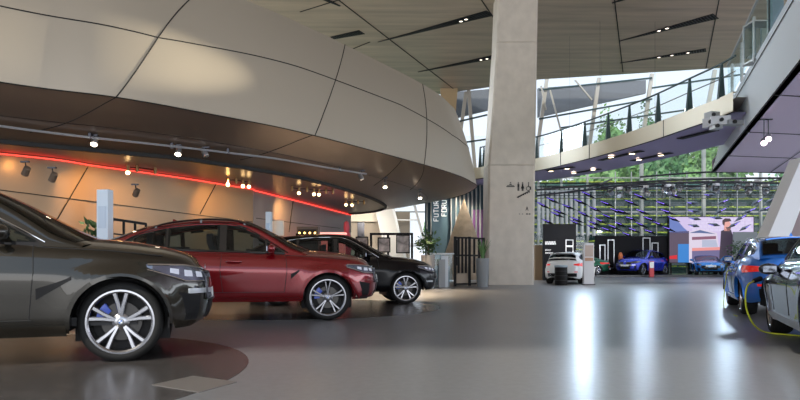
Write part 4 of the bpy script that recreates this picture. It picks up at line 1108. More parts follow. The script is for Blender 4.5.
P_white = paint('white_paint_car', (.80,.81,.80), 0, .35)
s_wh = suv(**WH)
build_car('car', s_wh, P_white, place_rear(546, 283.5, hd3, .91, 2.67, 1), hd3, 'white hatchback seen from behind, right of the concrete pillar', detail=0)

# platform at the far end
PF = 43.5
MB().prism([(at(575,0,PF).x, PF), (at(900,0,PF).x, PF), (at(900,0,PF).x, YF-.4), (at(560,0,PF).x, YF-.4)], 0, .14).build('floor_platform', mat('platform_grey', (.06,.06,.065), .3), kind='structure')
def far_place(px, Y, head, W, side, z=.14):
    X = (px-400)/FPX*Y; return Vector((X+side*W*sin(head), Y-side*W*cos(head), z))
P_green = paint('dark_green_paint', (.01,.13,.07), .5, .3)
SD = dict(TW); SD.update(H=1.45, L=4.8, rails=None, spoiler=None, roof=[(-3.55,1.05),(-3.3,1.12),(-2.9,1.27),(-2.3,1.42),(-1.75,1.45),(-1.3,1.41),(-.5,1.08),(-.15,.98)], rw_top=-2.7, rw_low=.12,
   windows=TW['windows'][:2]+[(-.62,-.96,[(-1,.985),(-.6,.98)],[(-.96,1.13),(-.62,.99)])], dlo=[(-.52,.98),(-1.0,1.17),(-1.4,1.34),(-1.75,1.365),(-2.6,1.25),(-3.0,1.05)])
hd4 = rad(180+14)
build_car('car', suv(**SD), P_green, Vector((at(557,0,45.6).x, 46.1, .14)), rad(182), 'dark green saloon on the far platform, partly behind the white kiosk', detail=0)
X5 = suv(**{**SD, 'W':.93, 'H':1.44, 'hood':.93, 'fo':.84, 'mirror':(-.92,.86), 'sill_mat':M_silver2, 'r':.345, 'ra':.385})
r5, c5 = build_car('car', X5, P_char, place(762.5, 332.5, hd2, .93, 1), hd2, 'glossy charcoal car cut off by the right edge with a yellow cable plugged in')
P_vio = paint('violet_blue_paint', (.03,.05,.55), .5, .25)
xs_ = suv(**{**X6, 'W':1.0, 'quad':1, 'intake':(26,46,.36,.60,.05)})
hd5 = rad(180+42)
build_car('car', xs_, P_vio, Vector((at(633,0,44.8).x, 45.2, .14)), hd5, 'violet-blue SUV facing left on the far platform', detail=0)[0].scale = (1.09, 1.09, 1.09)
P_cyan = paint('sky_blue_paint', (.02,.22,.62), .45, .25)
RO = dict(TW); RO.update(W=.93, L=4.35, wb=2.47, fo=.86, H=1.29, hood=.88, rails=None, spoiler=None,
   roof=[(-3.0,.98),(-2.7,1.05),(-2.2,1.20),(-1.8,1.28),(-1.5,1.29),(-1.2,1.24),(-.5,.98),(-.15,.90)], ws_top=-1.22, rw_top=-2.1, rw_low=.1,
   windows=[(-.95,-1.72,[(-1.75,.92),(-.5,.91)],[(-1.72,1.19),(-1.4,1.18),(-.95,1.05)])], dlo=[(-.52,.9),(-.95,1.06),(-1.4,1.2),(-1.75,1.21),(-2.0,1.12)], seams=TW['seams'][:2], handles=[(-1.55,.8)], mirror=(-.92,.97),
   headlight=(24,62,[(24,.60),(40,.61),(62,.67)],[(24,.69),(40,.72),(62,.74)]), kidney=(3,22,.42,.58))
build_car('car', suv(**RO), P_cyan, Vector((at(711,0,44.6).x, 44.9, .14)), rad(270-18), 'low sky-blue sports car on the far platform below the big screen', detail=0)[0].scale = (1.12, 1.12, 1.12)

# ================================================================== LAMPS ON THE GALLERY
def und(px, py, dz=0.): p = UND(*inv(UND, px, py)); return Vector((p.x, p.y, p.z-dz))
tk = [und(px, py, .09) for px, py in [(2,121.5),(50,128),(100,134),(150,139.5),(200,145.5),(240,150.5),(276,155.5),(320,163),(366,171.5)]]
tkc = catmull(tk, 4)
tr = thing('track_rail', (0,0,0), 0, 'long pale lighting track curving along the dark underside of the gallery', 'lighting track')
MB().tube([p+(tk[0]-tk[1])*k for k, p in ((3, tk[0]), (1, tk[0]))]+tkc, .025, 6).build('rail', mat('track_grey', (.45,.47,.5), .4, .6), tr)
for px, py in ((90,133),(172,143),(228,149),(340,167)):
    p = und(px, py, .0); MB().bar(p, p-Vector((0,0,.12)), .05).build('bracket', M_darkmet, tr)
M_lit = mat('spot_lit', (1,.9,.8), .4, emit=(1, .84, .62), estr=14)
def spotlight(px, py, lit, label, z_off=.1, S=1., aim=(0,-.2,-1), col=None, top=None, Y=None, group='spotlights on the gallery underside', bodycol=None, cat='spotlight'):
    """cylinder spotlight on a stem; px,py = where its face shows"""
    c = und(px, py) if Y is None else at(px, py, Y)
    if Y is None:
        # bring the head down so it shows at px,py while hanging from the track
        q = und(px, py-9*S); Yq = q.y; c = at(px, py, Yq-.02)
    topz = (q.z if Y is None else c.z+(top or .4))
    r = thing('spotlight', c, 0, label, cat, group)
    a = Vector(aim).normalized(); L = .17*S
    MB().tube([-a*L, -a*L*.95, -a*L*.0, a*.01], [.05*S, .062*S, .068*S, .070*S], 12).build('lamp_housing', bodycol or M_silver2, r, smooth=50)
    MB().tube([a*.010, a*.016], .06*S, 14).build('lamp_face', M_lit if lit else M_chrome, r)
    MB().tube([-a*L*.6, (0, 0, topz-c.z)], .012*S, 6).build('stem', M_darkmet, r)
    MB().box((0, 0, topz-c.z-.01), (.16*S, .05*S, .03)).build('mount', M_darkmet, r)
    return c, a
for px, py, lit, l in [(94,144,1,'leftmost lit spotlight hanging from the track over the olive-grey car'),(178,154,1,'second lit spotlight hanging from the track, near an unlit one'),
                       (206,156,0,'silver unlit spotlight on the track between lit ones'),(362,179,0,'small unlit spotlight at the right end of the track'),
                       (385,187,1,'lit spotlight just right of the track end'),(420,198,1,'brightest lit spotlight under the gallery tip, near the banner')]:
    c, a = spotlight(px, py, lit, l, aim=(.1,-.55,-1) if lit else (.5,-.3,-1))
    if lit: spot('spot_beam', c+a*.04, c+Vector((.6 if px < 380 else 0, -1.0, -3)), 300 if px < 380 else 1100, (1, .76, .50), 95, .8, .06)
# more of the gallery's spotlights in front of the frame's left part light the near cars
# clusters of small lamps in the recess
M_warm = mat('warm_bulb', (1,.8,.5), .4, emit=(1, .62, .26), estr=10)
def rpt(px, py, z=3.27): return atz(px, py, z)
def cluster(px, py, lamps, label, pw):
    c = rpt(px, py, 3.26); r = thing('lamp_cluster', c, 0, label, 'lamp cluster', 'lamp clusters in the recess')
    pts = []
    for lx, ly, lit in lamps:
        q = at(lx, ly, c.y+ (lx-px)*.02); pts.append((Vector((q.x-c.x, q.y-c.y, -.14 if lit else -.12)), lit))
    for a_, b_ in zip(pts[:-1], pts[1:]):
        MB().tube([a_[0]+Vector((0,0,.08)), b_[0]+Vector((0,0,.08))], .015, 6).build('rod', M_darkmet, r)
    for p, lit in pts:
        o = MB().tube([p+Vector((0,0,.13)), p+Vector((0,0,-.02))], .04, 10).build('lamp_housing', mat('brass_lamp', (.35,.22,.10), .3, .9), r, smooth=50)
        if lit: MB().sphere(p+Vector((0,-.01,-.05)), .05, 8).build('bulb', M_warm, o, smooth=60)
    spot('cluster_light', c+Vector((0,-.05,-.22)), c+Vector((-.5, 1.6, -2.0)), pw*.6, (1, .62, .28), 120, 1, .08)
cluster(240, 179, [(228,180,1),(236,180,0),(243,180,1),(249,181,1)], 'cluster of warm small lamps in the recess above the red car windscreen, leftmost', 60)
cluster(300, 187, [(292,186,0),(299,187,1),(307,189,0),(314,191,1),(319,192,1),(326,194,0),(333,196,0)], 'longest cluster of small lamps in the recess, middle one', 60)
cluster(352, 200, [(346,203,1),(352,203,1),(358,205,0),(364,206,0)], 'small lamp cluster near the rounded tip of the recess', 50)
cluster(134, 165.5, [(128,163,1),(137,165,0),(155,167,0)], 'small lamp cluster with one lit bulb above the white stele', 50)
for px, py, l in [(25,174,'leftmost unlit black spotlight against the tan wall'),(52,180,'second unlit spotlight against the tan wall'),(135,195,'unlit spotlight against the tan wall right of the white stele')]:
    spotlight(px, py, 0, l, Y=12.2 if px < 100 else 14.2, top=.25, aim=(-.5,.4,-.6), bodycol=mat('tan_lamp',(.16,.12,.09),.4,.3), group='spotlights by the tan wall')
# warm washes along the tan wall (wall washers recessed behind the light line)
for px, py, e in [(20,160,16),(100,166,210),(222,184,240),(288,199,190)]:
    p = atz(px, py, 3.15); d = Vector((.30,-.55,0)); 
    spot('wall_washer', p+d, p+Vector((-.25,.35,-.75)), e, (1, .52, .17), 95, 1, .1)

# ================================================================== FLOOR INLAYS
M_disc_fl = mat('dark_turntable', (.060,.055,.053), .24, 0, spec=.6, noise=(10,.2,(1,1,1)))
MB().lathe([(.001,.003),(2.9,.003),(2.9,-.05)], (-4.25,5.2,0), 96).build('floor_turntable', M_disc_fl, kind='structure')
MB().lathe([(.001,.003),(3.05,.003),(3.05,-.05)], (-2.2,13.2,0), 96).build('floor_turntable', M_disc_fl, kind='structure')
m = MB(); P = [atz(*q, .0) for q in [(152,385.5),(193,376.5),(237,382.5),(199,393)]]
m.slab([p+Vector((0,0,-.02)) for p in P], (0,0,.027)); m.build('floor_hatch', mat('hatch_grey', (.17,.155,.145), .35, .2), kind='structure')

# ================================================================== LEFT SIDE FURNISHING
def bar_frame(mb, x0, x1, z0, z1, y, w_=.05, d=.05):
    for x in (x0, x1): mb.box((x, y, (z0+z1)/2), (w_, d, z1-z0))
    for z in (z0, z1): mb.box(((x0+x1)/2, y, z), (x1-x0+w_, d, w_))
def stele(px0, px1, topy, Y, label, m1, m2):
    a, b = at(px0, topy, Y), at(px1, topy, Y); w_ = b.x-a.x; r = thing('info_stele', ((a.x+b.x)/2, Y, 0), rad(-8), label, 'info stele')
    MB().box((0, 0, a.z/2+.03), (w_, .16, a.z-.06)).build('panel', m1, r); MB().box((0, 0, .03), (w_+.08, .24, .06)).build('base', M_darkmet, r)
    MB().box((0, -.085, a.z-.5), (w_*.7, .01, .4)).build('info_panel', m2, r)
M_stele = mat('stele_white', (.62,.72,.82), .35)
stele(99, 111, 190, 11.3, 'white info stele standing between the olive-grey and red cars', M_stele, mat('stele_print',(.50,.60,.72),.3))
stele(266.5, 271.5, 212, 16.6, 'thin pale blue info stele behind the red car', M_stele, mat('stele_print2',(.40,.55,.72),.3))
def leafy(name, loc, n, R_, H, label, m, cat='plant', long_=False, pot=None, seed=1, base=0., parent_h=0):
    random.seed(seed); r = thing(name, loc, 0, label, cat); f = MB()
    if long_:
        for k in range(n):
            a = random.uniform(0, 2*PI); l = random.uniform(.6, 1)*H; t = random.uniform(.1,.5)*R_*2
            P = [Vector((cos(a)*.05, sin(a)*.05, base))+Vector((cos(a)*t*q*q, sin(a)*t*q*q, l*q)) for q in [i/5 for i in range(6)]]
            s_ = Vector((-sin(a), cos(a), 0)); rows = [[p-s_*.035*(1-(i/5)**2+.05), p+Vector((cos(a),sin(a),0))*.01, p+s_*.035*(1-(i/5)**2+.05)] for i, p in enumerate(P)]
            f.grid(rows)
    else:
        for k in range(n):
            a, b = random.uniform(0, 2*PI), random.uniform(-1, 1); q = random.uniform(.3, 1)
            c = Vector((cos(a)*math.sqrt(1-b*b)*R_*q, sin(a)*math.sqrt(1-b*b)*R_*q, base+H/2+b*H/2*q)); s_ = random.uniform(.05,.11)
            d = Vector((random.gauss(0,1), random.gauss(0,1), random.gauss(0,.6))).normalized()*s_; v = d.cross(Vector((random.gauss(0,1),random.gauss(0,1),random.gauss(0,1)))).normalized()*s_*.45
            f.add([c-d, c+v, c+d*1.2, c-v], [(0,1,2,3)])
    f.build('foliage', m, r, fix=False)
    if not long_:
        MB().tube([(0,0,base-.2),(.03,.02,base+H*.5)], .02, 6).build('stem', mat('bark', (.1,.07,.05), .9), r)
    if pot:
        pr, ph, pm = pot; MB().lathe([(.001,0),(pr*.85,0),(pr,ph),(pr*.9,ph),(pr*.85,ph-.06),(.001,ph-.06)], n=20).build('pot', pm, r, smooth=40)
    return r
leafy('potted_plant', at(93, 0, 12.0).xy.to_3d(), 160, .30, 1.1, 'dark leafy potted plant left of the white stele behind the car', M_green, pot=(.25,.55,M_black), base=.75, seed=3)
leafy('potted_plant', at(258, 0, 17.4).xy.to_3d(), 90, .35, .8, 'low leafy plant behind the red car windscreen, by the thin stele', M_green, pot=(.25,.6,M_black), base=.75, seed=4)
# black railing behind the red car
bf = thing('black_railing', (0,0,0), 0, 'black square-tube railing between the white stele and the red car', 'railing')
a, b = at(112, 219, 12.8), at(146, 224, 13.6); m = MB(); 
for k in range(4):
    p = a.lerp(b, k/3); MB().bar((p.x,p.y,0), (p.x,p.y,p.z), .04).build('post', M_black, bf)
MB().bar(a, b, .05).build('rail', M_black, bf); MB().bar(a-Vector((0,0,.3)), b-Vector((0,0,.3)), .03).build('rail', M_black, bf)
# white drum lamp on dark stand behind the thin stele
dl_ = thing('drum_pedestal', at(278,0,18).xy.to_3d(), 0, 'white drum on a dark stand beside the thin pale stele', 'pedestal')
zt = at(0,221,18).z; MB().lathe([(.001,zt-.42),(.17,zt-.42),(.17,zt),(.001,zt)], n=24).build('drum', M_warmwhite, dl_, smooth=40)
MB().lathe([(.001,0),(.16,0),(.16,zt-.45),(.001,zt-.45)], n=16).build('stand', M_black, dl_, smooth=40)
# bar with bottle lights and pink counter
Yb = 21.5
bs = thing('bar_cabinet', (0,0,0), 0, 'dark bar cabinet with small yellow lights above the black car roof', 'cabinet')
a, b = at(298, 227, Yb), at(319, 240, Yb); MB().box(((a.x+b.x)/2, Yb, a.z/2), (b.x-a.x, .5, a.z)).build('body', mat('dark_bar', (.05,.03,.02), .4), bs)
MB().box(((a.x+b.x)/2, Yb-.26, a.z-.35), (b.x-a.x-.1, .02, .5)).build('back_panel', M_black, bs)
for k in range(7):
    x = lerp(a.x+.1, b.x-.1, k/6); MB().sphere((x, Yb-.3, a.z-.22-.12*(k%2)), .035, 6).build('bar_light', mat('bar_bulb',(1,.7,.3),.4,emit=(1,.6,.15),estr=4), bs)
a, b = at(322, 233.5, Yb+3), at(345, 242, Yb+3)
pc = thing('bar_counter', (0,0,0), 0, 'glowing pink-red bar counter above the black car roof', 'counter'); MB().box(((a.x+b.x)/2, Yb+3, a.z/2-.06), (b.x-a.x, .6, a.z-.1)).build('body', mat('pink_panel', (.7,.12,.10), .4, emit=(1,.25,.2), estr=.5), pc)
MB().box(((a.x+b.x)/2, Yb+3, a.z), (b.x-a.x+.1, .7, .06)).build('worktop', mat('pink_top', (.9,.5,.45), .3, emit=(1,.45,.4), estr=.8), pc)
a = at(346.5, 222, Yb+4.2); ps = MB().lathe([(.001,0),(.16,.0),(.20,.45),(.12,.6),(.16,.9),(.24,1.3),(.15,1.55),(.10,1.62),(.13,1.75),(.10,1.9),(.001,1.95)], n=14)
ps.build('pink_figure', mat('pink_gloss', (.75,.12,.16), .3)); o = bpy.data.objects['pink_figure']; o.location = (a.x, Yb+4.2, 0); o.scale = (1,1,a.z/1.95+.03); tag(o, 'tall pink sculptural column at the end of the bar counter', 'sculpture')

# white structure, slanted window and slanted column beyond the gallery tip
YW = 40.
m = MB(); m.slab([at(330,212,YW), at(410,212,YW), at(410,285,YW), at(330,285,YW)], (0,.3,0)); m.build('wall_far', mat('beige_wall', (.55,.46,.36), .7), kind='structure')
m = MB(); m.slab([at(330,213,YW-.6), at(377,213,YW-.6), at(377,221.5,YW-.6), at(330,221.5,YW-.6)], (0,.5,0)); m.build('wall_far_beam', mat('cream_beam', (.80,.72,.58), .7), kind='structure')
m = MB(); m.box((at(361,0,YW-.1).x, YW-.1, at(0,230,YW).z), (.45,.1,1.3)); tag(m.build('dark_window', M_darkmet), 'small dark upright window in the beige wall below the cream beam', 'window')
m = MB(); m.slab([at(374,205,YW-1.5), at(392,205,YW-1.5), at(412,284,YW-1.5), at(392,284,YW-1.5)], (0,.8,0)); tag(m.build('slanted_column', mat('white_plaster', (.72,.70,.66), .6)), 'broad white column slanting beside the bright window', 'column')
wn_ = thing('slanted_window', (0,0,0), 0, 'bright slanted window with white frame between the white column and the banner', 'window')
P = [at(392,204,YW-1.8), at(414,204,YW-1.8), at(436,284,YW-1.8), at(412,284,YW-1.8)]
MB().slab(P, (0,.03,0)).build('glass_pane', G_facade, wn_)
for a, b in ((0,3),(1,2)): MB().bar(P[a]-Vector((0,.1,0)), P[b]-Vector((0,.1,0)), .22, .15).build('frame', M_white, wn_)
for t in (.2,.5): MB().bar(P[0].lerp(P[3], t)-Vector((0,.1,0)), P[1].lerp(P[2], t)-Vector((0,.1,0)), .08).build('crossbar', M_white, wn_)

# banner wall with vertical fins
YN = 36.
bw = thing('banner_wall', (0,0,0), 0, 'blue banner wall with upright white fins and vertical white lettering', 'banner')
a, b = at(425, 178, YN), at(486, 262, YN)
MB().box(((a.x+b.x)/2, YN+.2, a.z/2+.6), (b.x-a.x, .1, a.z-1.2)).build('panel', mat('banner_blue', (.075,.14,.19), .6, noise=(.5,.35,(1,1,.4))), bw)
for k, px in enumerate((427,431,451,456,460,464,468,472,476,480,484)): x = at(px,0,YN).x; MB().box((x, YN-.05, a.z/2+.6), (.06,.3,a.z-1.2)).build('fin', mat('fin_white', (.42,.45,.45), .5), bw)
x = at(477,0,YN).x; MB().box((x+.1, YN+.1, at(0,232,YN).z), (.75,.08,2.6)).build('purple_panel', mat('purple_panel', (.35,.12,.42), .5), bw)
STROKES = {'F':[((0,0),(0,1)),((0,1),(.6,1)),((0,.52),(.5,.52))],'U':[((0,1),(0,.12)),((0,.06),(.6,.06)),((.6,.06),(.6,1))],'T':[((0,1),(.66,1)),((.33,0),(.33,1))],
 'R':[((0,0),(0,1)),((0,1),(.55,1)),((.55,1),(.55,.5)),((.55,.5),(0,.5)),((.2,.5),(.62,0))],'E':[((0,0),(0,1)),((0,1),(.6,1)),((0,.5),(.5,.5)),((0,0),(.6,0))],
 'O':[((0,0),(0,1)),((0,1),(.62,1)),((.62,1),(.62,0)),((.62,0),(0,0))],'M':[((0,0),(0,1)),((0,1),(.38,.45)),((.38,.45),(.76,1)),((.76,1),(.76,0))],
 'I':[((0,0),(0,1))]}
def vtext(word, px, py0, h_, Y, parent, m):
    """text running bottom to top, baseline to the right; starts at pixel (px,py0)"""
    o = at(px, py0, Y); adv = 0; g = MB()
    for ch in word:
        wch = {'M':.76,'I':.05,'T':.66}.get(ch, .62)
        for p, q in STROKES[ch]:
            def T(u): return Vector((o.x-u[1]*h_, Y, o.z+(adv+u[0])*h_))
            g.bar(T(p), T(q), .14*h_, .03, (0,1,0))
        adv += wch+.28
    g.build('lettering', m, parent, fix=False)
M_letter = mat('letter_white', (.85,.87,.88), .5, emit=(.9,.95,1), estr=.35)
vtext('FUTURE', 438.5, 221, .27, YN-.25, bw, M_letter)
vtext('FORUM', 446.5, 216, .27, YN-.25, bw, M_letter)
# beige tent shape
tn = MB(); apex = at(464, 198, YN-1.5); base_l, base_r = at(436, 245, YN-1.5), at(492, 245, YN-1.5)
cx = (base_l.x+base_r.x)/2; rows = []
for k in range(13):
    a = PI*k/12-PI; rows.append([(lerp(apex.x, cx+cos(a)*(base_r.x-cx), t), YN-1.5+sin(a)*.9*t, lerp(apex.z, .05, t**.8 if False else t)) for t in [0,.25,.5,.75,1]])
tag(tn.grid(rows).build('pointed_pavilion', mat('beige_fabric', (.34,.28,.21), .8, noise=(3,.2,(1,1,1)))), 'beige pointed tent-like pavilion behind the black shelving', 'pavilion')

# shelving of black posts with beige panel
YS = 26.
sh = thing('black_shelving', (0,0,0), 0, 'black slatted shelving frame beside the concrete pillar', 'shelving')
z0, z1 = .03, at(0,236.5,YS).z
x0, x1, x2 = at(455,0,YS).x, at(470,0,YS).x, at(484,0,YS+1).x
def post(x, y): MB().box((x, y, z1/2), (.11,.11,z1)).build('post', M_black, sh)
post(x0, YS); post(x1, YS+.2); post(x2, YS+1.2); post(x0+.25, YS+1.6)
for (xa, ya), (xb, yb) in (((x0,YS),(x1,YS+.2)),((x1,YS+.2),(x2,YS+1.2)),((x0,YS),(x0+.25,YS+1.6))):
    for z in (z1-.05, .08, z1*.62): MB().bar((xa,ya,z), (xb,yb,z), .07).build('rail', M_black, sh)
for k in range(1,4): x = lerp(x0,x1,k/4); MB().box((x, YS+.05*k, z1*.62), (.09,.06,z1*.72)).build('slat', M_black, sh)
for k in range(1,3): x = lerp(x1,x2,k/3); MB().box((x, YS+.2+.33*k, z1*.62), (.09,.06,z1*.72)).build('slat', M_black, sh)
MB().box(((x0+x1)/2, YS+.25, .48), (x1-x0-.12,.05,.75)).build('panel', mat('beige_board', (.55,.45,.34), .6), sh)
# glass counter left of it
gc = thing('glass_counter', (0,0,0), 0, 'glass and white counter between the black car and the black shelving', 'counter')
Yc = 24.5; a, b = at(428, 254, Yc), at(453, 254, Yc)
MB().box(((a.x+b.x)/2, Yc+.4, .75), (b.x-a.x, .05, 1.1)).build('glass_panel', G_case, gc)
MB().box(((a.x+b.x)/2, Yc+.35, 1.33), (b.x-a.x+.1, .6, .05)).build('worktop', mat('counter_white', (.62,.68,.72), .3), gc)
MB().box((b.x-.32, Yc+.2, .62), (.28,.3,1.24)).build('leg', mat('counter_white', (.7,.7,.7), .3), gc)
MB().box((a.x+.55, Yc+.1, .55), (.25,.3,1.1)).build('leg', mat('counter_grey', (.33,.36,.38), .4), gc)
MB().box(((a.x+b.x)/2, Yc+.6, .45), (b.x-a.x-.2,.3,.8)).build('cabinet_body', mat('counter_blue', (.25,.33,.37), .4), gc)
leafy('potted_plant', (at(428,0,23.2).x, 23.2, 0), 230, .50, .95, 'bushy dark green plant in a tall grey pot beside the glass counter', M_green, pot=(.26,1.25,mat('pot_grey',(.28,.27,.26),.6)), base=1.25, seed=8)
leafy('potted_plant', (at(482.5,0,25.).x, 25., 0), 26, .32, .85, 'spiky green plant in a tall grey planter beside the pillar', mat('spike_green', (.10,.22,.07), .5), long_=True, pot=(.27,1.15,mat('pot_grey2',(.24,.26,.27),.5)), base=1.1, seed=5)
# picture frames on a black grid behind the black car
YD = 27.
dg_ = thing('display_frame', (0,0,0), 0, 'black open display frame with hung pictures behind the black car', 'display frame')
xa, xb, xc = at(371,0,YD).x, at(388,0,YD).x, at(412,0,YD).x; zt = at(0,234,YD).z
for x in (xa, xb, xc): MB().box((x, YD, zt/2), (.1,.1,zt)).build('post', M_black, dg_)
MB().box(((xa+xc)/2, YD, zt), (xc-xa+.1,.1,.1)).build('rail', M_black, dg_); MB().box(((xa+xc)/2, YD, zt*.35), (xc-xa,.06,.06)).build('rail', M_black, dg_)
for k, (px, py, w_, h_) in enumerate([(384,245,.50,.60),(403,244,.55,.75),(362,243,.5,.5)]):
    c = at(px, py, YD-.25); r = thing('picture_frame', c, 0, ['black framed picture hung in the middle of the display frame','larger black picture frame hung at the right of the display frame','black picture at the left, just above the black car windscreen'][k], 'picture')
    f = MB(); bar_frame(f, -w_/2, w_/2, -h_/2, h_/2, 0); f.build('frame', M_black, r); MB().box((0,.02,0), (w_-.06,.01,h_-.06)).build('picture', mat('grey_print', (.42,.40,.38), .5, noise=(4,.7,(1,1,1))), r)
    f = MB().bar((0,0,h_/2), (0,.2,zt-c.z), .02).build('hanger', M_black, r)

# ================================================================== FAR HALL BEYOND THE PILLAR
YK = 33.
ip = thing('info_wall', (0,0,0), 0, 'tall black information wall behind the white hatchback', 'display wall')
a, b = at(543, 224, YK+2), at(575.5, 282, YK+2)
MB().box(((a.x+b.x)/2, YK+2, a.z/2), (b.x-a.x, .25, a.z)).build('panel', mat('info_black', (.008,.008,.010), .6, spec=.15), ip)
M_pw = mat('print_white', (.8,.8,.8), .5, emit=(1,1,1), estr=.25)
g = MB()
for px, py, n_, s_ in [(545.5,243,9,.18),(545.5,250,6,.08),(545.5,253,8,.08)]:
    for k in range(n_): q = at(px+k*(1.2 if s_ > .1 else 1.0), py, YK+1.86); g.box(q, (s_*.22, .012, s_)); g.box(q+Vector((s_*.15,0,s_*(.4 if k%2 else -.3))), (s_*.32,.012,s_*.2))
g.build('lettering', M_pw, ip)
f = MB(); q0, q1 = at(566,240,YK+1.86), at(573,260,YK+1.86)
for k in range(3): bar_frame(f, q0.x, q1.x, lerp(q1.z,q0.z,k/3)+.05, lerp(q1.z,q0.z,(k+1)/3), YK+1.86, .04,.012)
f.build('drawing', M_pw, ip)
a = at(538.5, 245, YK+3); tag(MB().box((a.x, YK+3, a.z/2), (.5,.3,a.z)).build('timber_panel', mat('oak_panel', (.50,.36,.22), .5)), 'light timber panel between the pillar and the black information wall', 'panel')
ki = thing('info_kiosk', (at(588.3,0,27.4).x, 27.4, 0), 0, 'slim white kiosk with a screen right of the white hatchback', 'kiosk')
kz = at(0,243,27.4).z; MB().box((0,0,kz/2), (.44,.20,kz)).build('body', mat('kiosk_white', (.66,.68,.72), .35), ki); MB().box((0,-.105,kz-.35), (.36,.01,.5)).build('screen', mat('kiosk_screen', (.15,.14,.14), .2, emit=(.5,.4,.35), estr=.35), ki)
MB().box((0,-.105,kz-.72), (.36,.01,.14)).build('notice', mat('kiosk_note', (.5,.3,.2), .4), ki); MB().box((0,0,.02), (.52,.34,.04)).build('base', M_darkmet, ki)
bn = thing('black_bin', (at(561,0,27.2).x, 27.2, 0), 0, 'short black pillar stand in front of the white hatchback', 'stand')
MB().lathe([(.001,0),(.26,0),(.27,.03),(.27,.78),(.001,.78)], n=24).build('body', M_black, bn, smooth=40)
for z in (.2,.4,.6): MB().lathe([(.272,z),(.28,z+.01),(.272,z+.02)], n=24).build('band', M_darkmet, bn)
MB().lathe([(.001,.78),(.29,.78),(.29,.86),(.001,.88)], n=24).build('lid', mat('bin_lid', (.30,.38,.44), .4), bn, smooth=40)
# dark exhibition backdrop with outlined frames
YX = 47.
a, b = at(595, 236, YX), at(668, 272, YX)
bk = thing('exhibition_wall', (0,0,0), 0, 'low black exhibition wall with outlined frames behind the violet-blue car', 'display wall')
MB().box(((a.x+b.x)/2, YX, .14+(a.z-.14)/2), (b.x-a.x, .2, a.z-.14)).build('panel', mat('exh_black', (.008,.008,.010), .6, spec=.15), bk)
for px0, px1, py0, py1 in [(608,614,240,268),(643,650,238,262),(652,658,243,262),(600,605,245,262)]:
    f = MB(); p, q = at(px0,py0,YX-.13), at(px1,py1,YX-.13); bar_frame(f, p.x, q.x, q.z, p.z, YX-.13, .06, .03); f.build('frame', M_steel, bk)
p = at(620.5, 262, YX-.6); tag(MB().lathe([(.001,.14),(.12,.14),(.15,.7),(.10,1.1),(.18,1.5),(.10,1.75),(.001,1.8)], (p.x, YX-.6, 0), 12).build('orange_display', mat('orange', (.75,.22,.08), .5)), 'small orange display column on the platform left of the violet-blue car', 'display')
# red and white info stand
p = at(651.5,0,42.8); r = thing('info_stand', (p.x, 42.8, 0), 0, 'small red and white info stand in front of the violet-blue car', 'info stand')
MB().box((0,0,.55), (.30,.12,1.1)).build('body', mat('stand_red', (.5,.04,.05), .4), r); MB().box((0,-.065,.85), (.28,.01,.42)).build('sign', M_white, r); MB().box((0,0,.02), (.4,.3,.04)).build('base', M_black, r)

# ---- big video wall
YV = 46.6
vw = thing('video_wall', (0,0,0), 0, 'big video wall showing a bearded man and white bricks', 'screen')
def V(px, py, d=0): return at(px, py, YV-d)
a, b = V(669.5,217), V(753.5,262.5)
MB().box(((a.x+b.x)/2, YV+.15, (a.z+b.z)/2), (b.x-a.x+.1, .28, a.z-b.z+.1)).build('screen_housing', M_black, vw)
def em(name, col, s_=.75): return mat(name, tuple(c*.1 for c in col), .5, emit=col, estr=s_)
scr = MB(); mats_ = []
def poly_s(P, col, layer):
    scr.cur = len(mats_); mats_.append(em('screen_%d' % len(mats_), col)); scr.add([V(x, y, .01+layer*.004) for x, y in P], [tuple(range(len(P)))])
poly_s([(669.5,217),(753.5,217),(753.5,262.5),(669.5,262.5)], (.62,.52,.78), 0)
for r_ in range(4):
    for c_ in range(15):
        x = 690+c_*4.4+(r_%2)*2.2
        if x < 750: poly_s([(x,218.2+r_*3.4),(x+3.9,218.2+r_*3.4),(x+3.9,221.2+r_*3.4),(x,221.2+r_*3.4)], (.70,.62,.84), 1)
poly_s([(669.5,217),(677,220),(684,228),(690,233),(669.5,233)], (.14,.20,.50), 2)
poly_s([(669.5,232),(689,231),(689,262.5),(669.5,262.5)], (.10,.07,.11), 2)
poly_s([(678,244),(689,244),(689,262.5),(678,262.5)], (.04,.22,.60), 3)
poly_s([(669.5,256),(677,255),(677,259),(669.5,259)], (.65,.02,.03), 3)
poly_s([(689,232),(700,229),(717,233),(721,262.5),(689,262.5)], (.70,.62,.75), 2)
poly_s([(689,233),(700,230),(716,234),(700,233)], (.10,.14,.30), 4)
poly_s([(692,237),(716,236),(716,239),(692,240)], (.25,.10,.16), 4)
poly_s([(702,240),(716,240),(718,247),(702,247)], (.45,.48,.62), 4)
poly_s([(692,248),(720,247),(720,250),(692,251)], (.80,.30,.28), 4)
poly_s([(692,251),(720,250),(721,262.5),(692,262.5)], (.16,.14,.28), 4)
